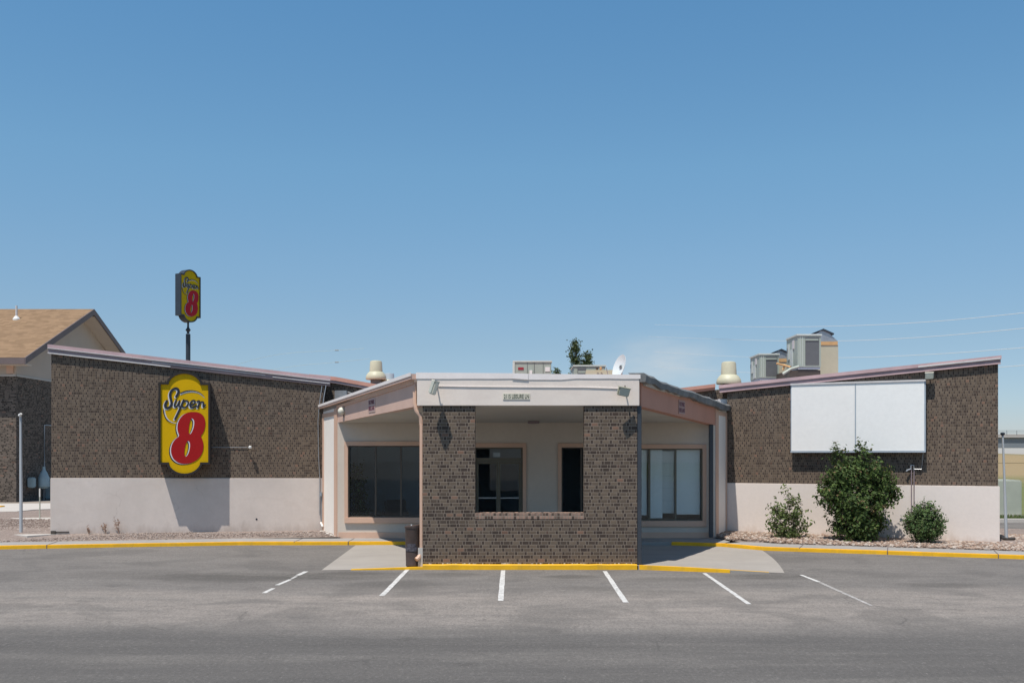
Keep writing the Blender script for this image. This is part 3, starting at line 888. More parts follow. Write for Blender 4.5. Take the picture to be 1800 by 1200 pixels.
# ---- left wing, turned a little towards the entrance
LA = Vector((-12.68, 27.40, 0)); LE = Vector((-5.50, 29.18, 0))
LU = (LE-LA).normalized(); LN = Vector((LU.y, -LU.x, 0))
LWL = (LE-LA).length
LBK = Vector((-0.20, 0.98, 0))*13
def LP(s, z, out=0.0): return LA + LU*s + LN*out + Vector((0,0,z))
def LS(px, out=0.0):
    k = (px-900)/F; Q = LA + LN*out
    return (k*Q.y-Q.x)/(LU.x-k*LU.y)
def LPX(px, py, out=0.0):
    s_ = LS(px, out); p_ = LP(s_, 0, out)
    p_.z = HC+(800-py)*p_.y/F
    return p_
def ltop(s): return 5.137 + (4.415-5.137)*s/LS(568)
def lst(s): return 1.732 + (1.684-1.732)*s/LWL
MB().prism([LP(0,lst(0)+0.002),LP(LWL,lst(LWL)+0.002),LP(LWL,ltop(LWL)+0.10),LP(0,ltop(0)+0.10)], LBK).build('brick_wall', M['brick'], motel)
MB().prism([LP(-0.02,-0.1,0.03),LP(LWL-0.02,-0.1,0.03),LP(LWL-0.02,lst(LWL),0.03),LP(-0.02,lst(0),0.03)], LBK).build('stucco_base', M['stucco'], motel, bevel=0.012)
def lstrip(s0, s1, o0, o1, d0, d1, name, mat, back=False):
    v = LBK if back else LN*(o1-o0)
    q = o1 if back else o0
    MB().prism([LP(s0,ltop(s0)+d0,q),LP(s1,ltop(s1)+d0,q),LP(s1,ltop(s1)+d1,q),LP(s0,ltop(s0)+d1,q)], v).build(name, M[mat], motel)
e0, e1 = -0.08, LS(581, 0.08)
lstrip(e0,e1,0,0.085,0.160,0.252,'roof_flashing','pink_metal',True)
lstrip(e0,e1-.01,0.004,0.095,0.135,0.158,'roof_trim','white_metal')
lstrip(e0,e1-.01,0.004,0.055,0.035,0.135,'roof_trim','mauve_metal')
sm_ = LS(300)
lstrip(e0,sm_,0.004,0.075,0.0,0.034,'roof_trim','white_metal')
lstrip(sm_+.002,e1-.01,0.004,0.065,-0.02,0.034,'roof_trim','mauve_dark')
lstrip(sm_-0.5,sm_+2.6,0.056,0.075,0.075,0.095,'roof_trim','white_metal')
lstrip(sm_+2.8,e1-.02,0.056,0.078,0.045,0.068,'roof_trim','white_metal')

# ---- main body behind, front on Y=31
MY = 31.0
tops = [(-6.30,4.70),(-5.50,4.62),(-4.1,4.37),(0,4.1),(4.96,4.24),(6.6,4.42)]
poly = [(-6.30,MY,3.0),(6.9,MY,3.0)] + [(x,MY,z) for x,z in reversed([(-6.30,4.70),(-5.50,4.62),(-4.1,4.37),(0,4.1),(4.96,4.24),(6.9,4.45)])]
MB().prism(poly, (0,10,0)).build('brick_wall', M['brick'], motel)
def segstrip(pts, ya, yb, d0, d1):
    mm = MB()
    for (a, b) in zip(pts[:-1], pts[1:]):
        mm.prism([(a[0],ya,a[1]+d0),(b[0],ya,b[1]+d0),(b[0],ya,b[1]+d1),(a[0],ya,a[1]+d1)], (0,yb-ya,0))
    return mm
segstrip([(-6.30,4.70),(-5.50,4.62),(-4.1,4.37),(0,4.1)], MY-0.10, MY+10.1, 0.05, 0.17).build('roof_flashing', M['orange_metal'], motel)
segstrip([(-6.30,4.70),(-5.50,4.62),(-4.1,4.37),(0,4.1)], MY-0.08, MY-0.002, -0.03, 0.05).build('roof_trim', M['mauve_metal'], motel)
segstrip([(0,4.1),(4.96,4.24),(6.30,4.40)], MY-0.16, MY+10.1, 0.06, 0.165).build('roof_flashing', M['orange_metal'], motel)
segstrip([(0,4.1),(4.96,4.24),(6.30,4.40)], MY-0.12, MY-0.002, -0.02, 0.06).build('roof_trim', M['salmon_beam'], motel)

# ---- right wing: rotated
C = Vector((6.20, 28.70, 0)); D = Vector((12.50, 25.60, 0))
RU = (D-C).normalized(); RN = Vector((RU.y, -RU.x, 0)) # towards camera
if RN.y > 0: RN = -RN
RL = (D-C).length
def RP(s, z, out=0.0): return C + RU*s + RN*out + Vector((0,0,z))
def rtop(s): return 4.16 + (4.69-4.16)*(s+0.2)/(RL+0.2)
RB = Vector((0.25,0.97,0))*13
MB().prism([RP(0,1.56),RP(RL,1.56),RP(RL,rtop(RL)+0.08),RP(0,rtop(0)+0.08)], RB).build('brick_wall', M['brick'], motel)
MB().prism([RP(0,-0.1,0.03),RP(RL+0.04,-0.1,0.03),RP(RL+0.04,1.557,0.03),RP(0,1.557,0.03)], RB).build('stucco_base', M['stucco_r'], motel, bevel=0.012)
def rstrip(s0, s1, o0, o1, d0, d1):
    return MB().prism([RP(s0,rtop(s0)+d0,o0),RP(s1,rtop(s1)+d0,o0),RP(s1,rtop(s1)+d1,o0),RP(s0,rtop(s0)+d1,o0)], RN*(o1-o0))
MB().prism([RP(-0.22,rtop(-0.22)+0.12,0.10),RP(RL+0.08,rtop(RL+0.08)+0.12,0.10),RP(RL+0.08,rtop(RL+0.08)+0.212,0.10),RP(-0.22,rtop(-0.22)+0.212,0.10)], RB).build('roof_flashing', M['pink_metal'], motel)
rstrip(-0.20,RL+0.06,0.004,0.065,0.035,0.119).build('roof_trim', M['mauve_metal'], motel)
rstrip(-0.20,RL+0.06,0.004,0.09,0.0,0.034).build('roof_trim', M['pink_metal'], motel)
rstrip(RL-1.9,RL+0.05,0.102,0.112,0.12,0.16).build('roof_trim', M['white_metal'], motel)

# ---- canopy
FY = 20.56
XF0, XF1 = -1.962, 2.632
QL, QR = Vector((-5.52,29.1,0)), Vector((6.18,28.7,0))      # rear ends of the side lines
PL, PR = Vector((XF0,FY,0)), Vector((XF1,FY,0))
uL = (QL-PL).normalized(); nL = Vector((-uL.y, uL.x, 0))
if nL.x > 0: nL = -nL
uR = (QR-PR).normalized(); nR = Vector((uR.y, -uR.x, 0))
if nR.x < 0: nR = -nR
LLn, LRn = (QL-PL).length, (QR-PR).length
# front fascia with coping; slightly uneven bottom
MB().box((XF0,FY,3.375),(XF1,FY+0.12,3.955)).build('fascia_panel', M['fascia'], motel, bevel=0.008)
cp = MB()
cr = random.Random(11)
xs = [XF0-0.02 + (XF1+0.04-XF0)*i/14 for i in range(15)]
lo = [3.935 - (0.02 if 6 < i < 10 else 0.0) - cr.uniform(0, 0.010) for i in range(15)]
hi = [4.06 - 0.035*i/14 - (0.0 if i < 7 else 0.01) for i in range(15)]
for i in range(14):
    yq = FY-0.012 - (0.012 if i == 6 else 0)
    cp.add([(xs[i],yq,lo[i]),(xs[i+1],yq,lo[i+1]),(xs[i+1],yq,hi[i+1]),(xs[i],yq,hi[i]),
            (xs[i],FY+0.14,lo[i]),(xs[i+1],FY+0.14,lo[i+1]),(xs[i+1],FY+0.14,hi[i+1]),(xs[i],FY+0.14,hi[i])],
           [(0,1,2,3),(4,7,6,5),(0,4,5,1),(3,2,6,7)] + ([(0,3,7,4)] if i == 0 else []) + ([(1,5,6,2)] if i == 13 else []))
cp.build('coping', M['coping'], motel)
# roof deck (one sloped slab) between front and main body
def rz(y): return 4.00 - (y-FY)/(29.1-FY)*0.26
dk = [PL+Vector((0.02,0.15,0)), PR+Vector((-0.02,0.15,0)), QR, Vector((6.28,30.99,0)), Vector((-5.85,30.99,0)), QL]
top = [Vector((p.x,p.y,rz(p.y)-0.03)) for p in dk]
bot = [Vector((p.x,p.y,rz(p.y)-0.12)) for p in dk]
mm = MB(); k = len(dk)
mm.add(top+bot, [tuple(range(k)), tuple(range(2*k-1,k-1,-1))]+[(i,(i+1)%k,(i+1)%k+k,i+k) for i in range(k)])
mm.build('roof_deck', M['roof_top'], motel)
# ceiling under it
sf = [(XF0+0.06,FY+0.125,3.372),(XF1-0.06,FY+0.125,3.372),(5.45,27.29,3.24),(-4.72,27.29,3.24)]
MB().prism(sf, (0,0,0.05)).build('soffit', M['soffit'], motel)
# side beams
def beam(P, u, nrm, L0, L1, zb0, zb1, zt0, zt1, o0, o1, name, mat):
    a = P+u*L0; b = P+u*L1
    mmm = MB().prism([a+nrm*o0+Vector((0,0,zb0)), b+nrm*o0+Vector((0,0,zb1)), b+nrm*o0+Vector((0,0,zt1)), a+nrm*o0+Vector((0,0,zt0))], nrm*(o1-o0))
    return mmm.build(name, M[mat], motel)
LB = 7.36   # length to the back posts (Y about 27.3)
def bz(t): return 3.37 - 0.12*t     # bottom
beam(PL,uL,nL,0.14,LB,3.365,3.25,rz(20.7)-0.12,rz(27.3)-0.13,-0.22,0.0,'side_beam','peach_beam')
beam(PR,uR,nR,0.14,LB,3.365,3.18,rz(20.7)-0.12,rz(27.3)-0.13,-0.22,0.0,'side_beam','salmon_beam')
# trims on the left beam: top ledger and lower band
beam(PL,uL,nL,0.05,LLn+0.1,rz(FY)-0.075,rz(29.1)-0.03,rz(FY)+0.035,rz(29.1)+0.06,0.004,0.12,'roof_edge','peach_beam')
beam(PL,uL,nL,0.03,LLn+0.1,rz(FY)-0.015,rz(29.1)+0.02,rz(FY)+0.06,rz(29.1)+0.085,0.122,0.134,'roof_edge','coping')
beam(PL,uL,nL,0.20,LB,rz(20.7)-0.16,rz(27.3)-0.15,rz(20.7)-0.09,rz(27.3)-0.08,0.003,0.03,'beam_trim','peach')
# right roof edge: torn grey membrane, wavy
wv = MB()
rr = random.Random(4)
K = 26
prev = None
for i in range(K+1):
    t = i/K
    c = PR+uR*(LRn*t)
    y = FY + (28.7-FY)*t
    hi_ = rz(y)+0.055 - 0.02*math.sin(t*9) + rr.uniform(-0.012,0.012) - 0.16*math.sin(min(1, t*1.3)*math.pi)*0.3
    lo_ = hi_ - 0.17 + rr.uniform(-0.02,0.025) - (0.03 if t > 0.5 else 0)
    oo = 0.13 + rr.uniform(-0.015,0.02)
    ring = [c+nR*0.004+Vector((0,0,lo_)), c+nR*oo+Vector((0,0,lo_)), c+nR*(oo+0.02)+Vector((0,0,hi_-0.05)), c+nR*(oo-0.03)+Vector((0,0,hi_)), c-nR*0.25+Vector((0,0,hi_+0.01))]
    if prev: wv.add(prev+ring, [(j, j+1, j+6, j+5) for j in range(4)])
    else: wv.add(ring, [(0,1,2,3,4)])
    prev = ring
wv.add(prev, [(4,3,2,1,0)])
wv.build('roof_edge', M['membrane'], motel, smooth=True)
# exposed pale boards beneath the torn edge
tb = MB()
for (t0, t1, dz) in ((0.03,0.20,0.19),(0.20,0.36,0.175)):
    a = PR+uR*(LRn*t0); b = PR+uR*(LRn*t1)
    ya, yb2 = FY+(28.7-FY)*t0, FY+(28.7-FY)*t1
    tb.prism([a+nR*0.003+Vector((0,0,rz(ya)-dz)), b+nR*0.003+Vector((0,0,rz(yb2)-dz)), b+nR*0.003+Vector((0,0,rz(yb2)-dz+0.07)), a+nR*0.003+Vector((0,0,rz(ya)-dz+0.07))], nR*0.06)
tb.build('roof_trim', M['concrete_w'], motel)

# stub walls at the back of each side line
def stub(P, u, nrm, s0, s1, z1a, z1b, mat, trim):
    a = P+u*s0; b = P+u*s1
    MB().prism([a+Vector((0,0,-0.05)), b+Vector((0,0,-0.05)), b+Vector((0,0,z1b)), a+Vector((0,0,z1a))], -nrm*0.22).build('stub_wall', M[mat], motel)
    # peach frame on it
    t = MB()
    def bar(sa, sb_, za, zb_, o=0.025):
        pa, pb = P+u*sa, P+u*sb_
        t.prism([pa+nrm*0.002+Vector((0,0,za)), pb+nrm*0.002+Vector((0,0,za)), pb+nrm*0.002+Vector((0,0,zb_)), pa+nrm*0.002+Vector((0,0,zb_))], nrm*o)
    bar(s0, s0+0.34, 0.10, z1a-0.02)
    bar(s1-0.12, s1, 0.10, z1b-0.06)
    bar(s0+0.34, s1-0.12, z1b-0.16, z1b-0.06)
    t.build('wall_trim', M[trim], motel)
stub(PL,uL,nL,LB+0.002,LLn,rz(27.3)-0.13,rz(29.1)-0.12,'stub','peach')
stub(PR,uR,nR,LB+0.002,LRn,rz(27.3)-0.13,rz(28.7)-0.12,'stub','peach')

# brick screen wall of the canopy
BY = 20.605
BX0, BX1 = (743-900)*BY/F, (1120-900)*BY/F
OX0, OX1, OZ = (835-900)*BY/F, (1027-900)*BY/F, 2.35-101*BY/F
m = MB().gridwall((BX0,BY,0), (1,0,0), (0,-1,0), 0.30, BX1-BX0, 0.0, 3.37, [(OX0-BX0, OX1-BX0, OZ-0.13, 3.371)])
m.build('brick_screen', M['brick_front'], motel, recalc=True)
MB().box((OX0+0.001,BY-0.008,OZ-0.129),(OX1-0.001,BY+0.308,OZ)).build('brick_sill', M['rowlock'], motel, bevel=0.006)
# yellow kerb at its foot, broken into two uneven lengths
ky = MB()
kr2 = random.Random(8)
xa = -1.84; K = 22
for i in range(K+1):
    x = xa + (2.575-xa)*i/K
    z = 0.108 + kr2.uniform(-0.006,0.004)
    y = 20.475 + kr2.uniform(-0.006,0.006)
    ring = [Vector((x,y,-0.05)), Vector((x,y,z-0.012)), Vector((x,y+0.014,z)), Vector((x,20.602,z))]
    if i: ky.add(pr_+ring, [(j,j+1,j+5,j+4) for j in range(3)])
    else: ky.add(ring, [(0,1,2,3)])
    pr_ = ring
ky.add(pr_, [(3,2,1,0)])
ko = ky.build('kerb', M['kerb_yellow']); tag(ko, kind='structure')
# crumbs of mortar and dirt on the kerb top against the brick
cb = MB()
for i in range(60):
    x = kr2.uniform(-1.75, 2.5); s = kr2.uniform(0.008, 0.022)
    cb.box((x,20.585,0.10),(x+s*1.6,20.603,0.108+s*0.7))
cb.build('mortar_crumbs', M['concrete_w'], motel, bevel=0.003)['kind'] = 'stuff'

# downspouts
ds = MB()
ds.box((-1.915,20.63,0.42),(-1.852,20.72,3.0))
ds.build('downspout', M['peach'], motel, bevel=0.01)
MB().tube([(-1.885,20.675,0.44),(-1.885,20.67,0.33),(-1.93,20.60,0.24),(-1.98,20.56,0.20)], 0.045, 8).build('downspout', M['peach'], motel, smooth=True)
MB().tube([(-2.02,20.70,3.78),(-2.02,20.68,3.42),(-1.99,20.66,3.28),(-1.90,20.67,3.17),(-1.883,20.675,2.98)], 0.042, 8).build('downspout', M['peach'], motel, smooth=True)
MB().box((-1.945,20.62,0.05),(-1.849,20.60,0.44)).build('corner_patch', M['concrete_w'], motel)
MB().box((2.592,20.62,0.10),(2.685,20.76,3.372)).build('downspout', M['slate_post'], motel, bevel=0.008)
xr = (1249.5-900)*27.1/F
MB().box((xr-0.05,27.05,0.12),(xr+0.055,27.14,3.19)).build('downspout', M['slate_post'], motel, bevel=0.008)

# ---- porch wall with openings, Y=27.3
WY = 27.30
s_ = WY/F
WX0, WX1 = -4.78, 5.56
def wx(px): return (px-900)*s_
def wz(py): return HC+(800-py)*s_
openings = {
 'win_left': (wx(612), -1.60, wz(909), wz(783)),
 'door': (wx(834), wx(919), 0.121, wz(786)),
 'win_mid': (wx(987), 2.45, 0.30, wz(786)),
 'win_right': (3.02, wx(1235), wz(915), wz(788)),
}
holes = [(o[0]-WX0, o[1]-WX0, o[2], o[3]) for o in openings.values()]
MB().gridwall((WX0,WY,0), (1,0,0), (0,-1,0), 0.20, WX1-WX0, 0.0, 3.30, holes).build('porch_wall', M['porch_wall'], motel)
# base band
bb = MB()
for (a, b) in ((WX0+0.02, openings['door'][0]-0.10), (openings['door'][1]+0.10, WX1-0.02)):
    bb.box((a,WY-0.015,KT-0.01),(b,WY-0.001,0.245))
bb.build('base_band', M['peach'], motel)

def window(o, name, mulls, sill, framemat='peach', barmat='dark_alu', glass='glass', tw=0.095):
    x0, x1, z0, z1 = o
    w = MB()
    # trim around the opening, proud of the wall
    w.box((x0-tw,WY-0.045,z1),(x1+tw,WY-0.001,z1+0.115))
    w.box((x0-tw,WY-0.045,z0),(x0,WY-0.001,z1))
    w.box((x1,WY-0.045,z0),(x1+tw,WY-0.001,z1))
    if sill: w.box((x0-tw,WY-0.07,z0-0.15),(x1+tw,WY-0.001,z0))
    wo = w.build('window', M[framemat], motel, bevel=0.004)
    fr = MB()
    y0, y1 = WY+0.05, WY+0.10
    fw = 0.035
    fr.box((x0,y0,z0),(x0+fw,y1,z1)); fr.box((x1-fw,y0,z0),(x1,y1,z1))
    fr.box((x0+fw,y0,z1-fw),(x1-fw,y1,z1)); fr.box((x0+fw,y0,z0),(x1-fw,y1,z0+fw))
    for mx in mulls: fr.box((mx-0.025,y0-0.01,z0+fw),(mx+0.025,y1,z1-fw))
    fr.build('frame', M[barmat], wo)
    cuts = [x0+fw] + list(mulls) + [x1-fw]
    for a, b in zip(cuts[:-1], cuts[1:]):
        pn = MB().box((a+0.02,WY+0.070,z0+fw),(b-0.02,WY+0.076,z1-fw))
        pn.build('pane', M[glass], wo)
    return wo
wl = window(openings['win_left'], 'window', [wx(660), wx(704.5), wx(749)], True)
wl['label'] = 'wide dark window of the porch, left side'
window(openings['win_mid'], 'window', [(openings['win_mid'][0]+2.45)/2], False)
wr_ = window(openings['win_right'], 'window', [wx(1142), wx(1188)], True, barmat='olive_alu', glass='glass_clear')
wr_['label'] = 'porch window backed with white blinds, right side'
# blinds behind the right window
bl = MB()
bl.box((3.06,27.50,0.70),(3.72,27.505,2.50)); 
bl.build('blind', M['blind'], wr_)
MB().box((3.80,27.47,0.62),(wx(1166),27.475,2.50)).build('blind', M['blind'], wr_)
b3 = MB()
for i in range(5):
    z = 0.75+i*0.345
    b3.box((wx(1166)+0.01,27.62+0.01*(i%2),z),(wx(1188),27.63+0.01*(i%2),z+0.34))
b3.build('blind', M['blind'], wr_)
MB().box((wx(1188)+0.04,27.52,0.72),(wx(1233),27.525,2.51)).build('blind', M['blind'], wr_)

# entrance: double glazed doors with transom
x0, x1, z0, z1 = openings['door']
tr = MB()
tr.box((x0-0.095,WY-0.045,z1),(x1+0.095,WY-0.001,z1+0.12)); tr.box((x0-0.095,WY-0.045,z0),(x0,WY-0.001,z1)); tr.box((x1,WY-0.045,z0),(x1+0.095,WY-0.001,z1))
tr.build('door_trim', M['peach'], motel, bevel=0.004)
zt = wz(807)
xm = wx(876)
fr = MB()
fr.box((x0,WY+0.04,z0),(x0+0.05,WY+0.12,z1)); fr.box((x1-0.05,WY+0.04,z0),(x1,WY+0.12,z1))
fr.box((x0+0.05,WY+0.04,z1-0.04),(x1-0.05,WY+0.12,z1)); fr.box((x0+0.05,WY+0.04,zt-0.06),(x1-0.05,WY+0.12,zt+0.04))
fr.build('door_frame', M['olive_alu'], motel)
MB().box((x0+0.05,WY+0.07,zt+0.04),(x1-0.05,WY+0.076,z1-0.04)).build('transom_pane', M['glass'], motel)
MB().box((wx(867),WY+0.078,zt+0.07),(wx(879),WY+0.082,zt+0.19)).build('notice', M['white_plastic'], motel)
for (a, b, side) in ((x0+0.055, xm-0.002, 1), (xm+0.002, x1-0.055, -1)):
    d = MB()
    za, zb = z0+0.01, zt-0.065
    st = 0.055
    d.box((a,WY+0.05,za),(a+st,WY+0.095,zb)); d.box((b-st,WY+0.05,za),(b,WY+0.095,zb))
    d.box((a+st,WY+0.05,zb-0.06),(b-st,WY+0.095,zb)); d.box((a+st,WY+0.05,za),(b-st,WY+0.095,za+0.18))
    do = d.build('door', M['olive_alu'], motel)
    MB().box((a+st,WY+0.07,za+0.18),(b-st,WY+0.076,zb-0.06)).build('pane', M['glass'], do)
    MB().box((a+st,WY+0.02,1.17),(b-st,WY+0.045,1.20)).build('handle', M['galv'], do)

# lobby
lob = MB()
lob.add([(WX0+0.1,27.5,0.115),(WX1-0.1,27.5,0.115),(WX1-0.1,30.95,0.115),(WX0+0.1,30.95,0.115)], [(0,1,2,3)])
lob.build('lobby_floor', M['carpet'], motel, recalc=False)
lc = MB()
lc.box((WX0+0.02,27.501,3.0),(WX1-0.1,30.9,3.05)); lc.box((WX0+0.02,30.86,0.12),(WX1-0.1,30.95,3.0))
lc.box((WX0-0.06,27.501,0.12),(WX0+0.02,30.9,3.05)); lc.box((WX1-0.1,27.501,0.12),(WX1-0.02,30.9,3.05))
lc.box((-1.30,28.9,0.12),(-1.20,30.86,3.0)); lc.box((0.85,27.8,0.12),(0.95,30.86,3.0)); lc.box((2.62,27.501,0.12),(2.72,30.86,3.0))
lc.build('lobby_wall', M['interior'], motel)
# canopy ceiling fitting
MB().box((0.42,26.2,3.19),(0.72,26.5,3.255)).build('ceiling_fitting', M['mauve_metal'], motel, bevel=0.01)

# corner debris and gear in the two roof recesses
MB().box((-5.42,30.4,3.85),(-5.05,30.6,4.33)).build('junction_box', M['galv'], motel, bevel=0.01)
MB().tube([(-5.2,30.93,4.35),(-4.0,30.93,3.95)], 0.012, 6).build('conduit', M['galv'], motel)
MB().tube([(-5.2,30.9,4.0),(-4.3,30.93,3.93)], 0.012, 6).build('conduit', M['galv'], motel)
pbx = PY(1272,711,28.9)
MB().box((pbx.x-0.18,28.82,3.66),(pbx.x+0.13,29.0,3.98)).build('junction_box', M['white_metal'], motel, bevel=0.02)
# broken pale strips on the right recess
MB().tube([PY(1222,697,30.8),PY(1232,701,30.8)], 0.02, 6).build('roof_trim', M['white_metal'], motel)
MB().tube([PY(1240,703,30.6),PY(1264,703.5,30.6)], 0.02, 6).build('roof_trim', M['white_metal'], motel)

# conduits down the left inner corner
a = lambda px, py, out=0.05: LPX(px, py, out)
MB().tube([a(566,678),a(562,705),a(559,740),a(560,800),a(562,838,0.06),a(562,905,0.06)], 0.011, 6).build('conduit', M['galv'], motel, smooth=True)
MB().tube([a(573,677,0.1),a(569,700,0.1),a(567,716,0.1)], 0.013, 6).build('conduit', M['galv'], motel, smooth=True)
p = a(565,868,0.06)
MB().box((p.x-0.03,p.y-0.08,p.z-0.06),(p.x+0.03,p.y+0.02,p.z+0.06)).build('junction_box', M['galv'], motel)
MB().tube([a(565,872,0.08),a(565,918,0.08)], 0.016, 6).build('conduit', M['galv'], motel)
MB().tube([a(564,918,0.1),a(567,925,0.2)], 0.03, 8).build('conduit', M['white_plastic'], motel, smooth=True)
# crumbling plaster foot
cf = MB(); r_ = random.Random(2)
for i in range(26):
    t = r_.random(); c = PL.lerp(QL, (LB+0.1+(LLn-LB-0.1)*t)/LLn) + nL*r_.uniform(0.02,0.12)
    s = r_.uniform(0.03,0.075)
    cf.lathe((c.x,c.y,0.10), [(s*0.9,0),(s,s*0.5),(s*0.5,s)], 6)
cf.build('plaster_rubble', M['concrete_w'], motel)['kind'] = 'stuff'
# small hole and repair mark in the left stucco
for (px, py, r0) in ((451,912,0.028),):
    p = LPX(px, py, 0.032)
    MB().tube([p, p+LN*0.004], r0, 10).build('wall_hole', M['navy'], motel)
MB().prism([LP(0.0,0.12,0.032),LP(0.12,0.12,0.032),LP(0.12,0.28,0.032),LP(0.0,0.28,0.032)], LN*0.06).build('wall_vent', M['dark_alu'], motel)
MB().prism([LP(0.122,0.225,0.032),LP(0.46,0.225,0.032),LP(0.46,0.255,0.032),LP(0.122,0.255,0.032)], LN*0.02).build('wall_trim', M['dark_alu'], motel)

# ================================================================== WALL-MOUNTED THINGS
# lettering strokes --------------------------------------------------
def smooth_pts(pts, it=2):
    for _ in range(it):
        q = [pts[0]]
        for a, b in zip(pts[:-1], pts[1:]):
            q.append((a[0]*.75+b[0]*.25, a[1]*.75+b[1]*.25)); q.append((a[0]*.25+b[0]*.75, a[1]*.25+b[1]*.75))
        q.append(pts[-1]); pts = q
    return pts
def smooth_closed(pts, it=2):
    for _ in range(it):
        q = []
        for i in range(len(pts)):
            a, b = pts[i], pts[(i+1) % len(pts)]
            q.append((a[0]*.75+b[0]*.25, a[1]*.75+b[1]*.25)); q.append((a[0]*.25+b[0]*.75, a[1]*.25+b[1]*.75))
        pts = q
    return pts
SUPER = [
 ([(262,303),(280,275),(288,245),(275,222),(248,218),(215,240),(196,280),(203,325),(216,368),(208,402),(180,424),(152,418),(146,390),(166,350)], 25),
 ([(262,338),(246,376),(242,402),(256,412),(276,394),(296,346)], 17),
 ([(296,346),(286,384),(292,404)], 15),
 ([(338,338),(302,424),(250,534)], 20),
 ([(318,384),(338,354),(362,341),(384,350),(386,376),(366,408),(340,416),(318,404)], 16),
 ([(404,392),(440,382),(460,356),(446,338),(420,346),(402,380),(408,412),(436,416),(470,396)], 17),
 ([(478,352),(502,342),(498,370),(486,414)], 18),
 ([(488,398),(508,364),(530,352),(544,362)], 17),
 ([(544,362),(536,398),(544,410),(562,384)], 15),
]
SW1 = [(308,268,15),(340,252,17),(385,242,16),(440,240,13),(490,252,10),(530,276,7),(554,304,2)]
SW2 = [(130,442,13),(134,480,14),(152,525,12),(182,558,10),(222,576,7),(268,582,2)]
EIGHT = [(435,457),(490,462),(532,485),(557,525),(563,578),(556,632),(537,680),(512,706),(532,742),(544,792),(540,852),(518,908),(478,952),(424,982),(360,996),(300,990),(250,962),(220,922),(206,870),(210,820),(226,775),(256,735),(296,708),(278,668),(271,620),(279,570),(302,522),(338,485),(385,463)]
HOLE1 = [(424,522),(444,540),(448,580),(438,630),(420,672),(402,692),(388,676),(390,630),(398,575),(410,535)]
HOLE2 = [(388,755),(402,775),(404,820),(394,868),(378,905),(358,924),(345,905),(345,860),(355,800),(370,765)]
def arc(cx, cy, rx, ry, a0, a1, n=14):
    return [(cx+rx*math.cos(math.radians(a0+(a1-a0)*i/n)), cy-ry*math.sin(math.radians(a0+(a1-a0)*i/n))) for i in range(n+1)]
def sign_outline(g):
    """g grows the plate outwards; coordinates in plate units"""
    xL, xR, yT, yB = 102-g, 592+g, 180-g, 978+g
    top = arc(347, 205, 172+g, 138+g, 172, 8)
    top = [q for q in top if q[1] < yT+2]
    bot = arc(347, 950, 170+g, 143+g, -8, -172)
    bot = [q for q in bot if q[1] > yB-2]
    return [(xL,yT)] + [(top[0][0]-2*0,yT)] + top + [(top[-1][0],yT)] + [(xR,yT),(xR,yB),(bot[0][0],yB)] + bot + [(bot[-1][0],yB),(xL,yB)]

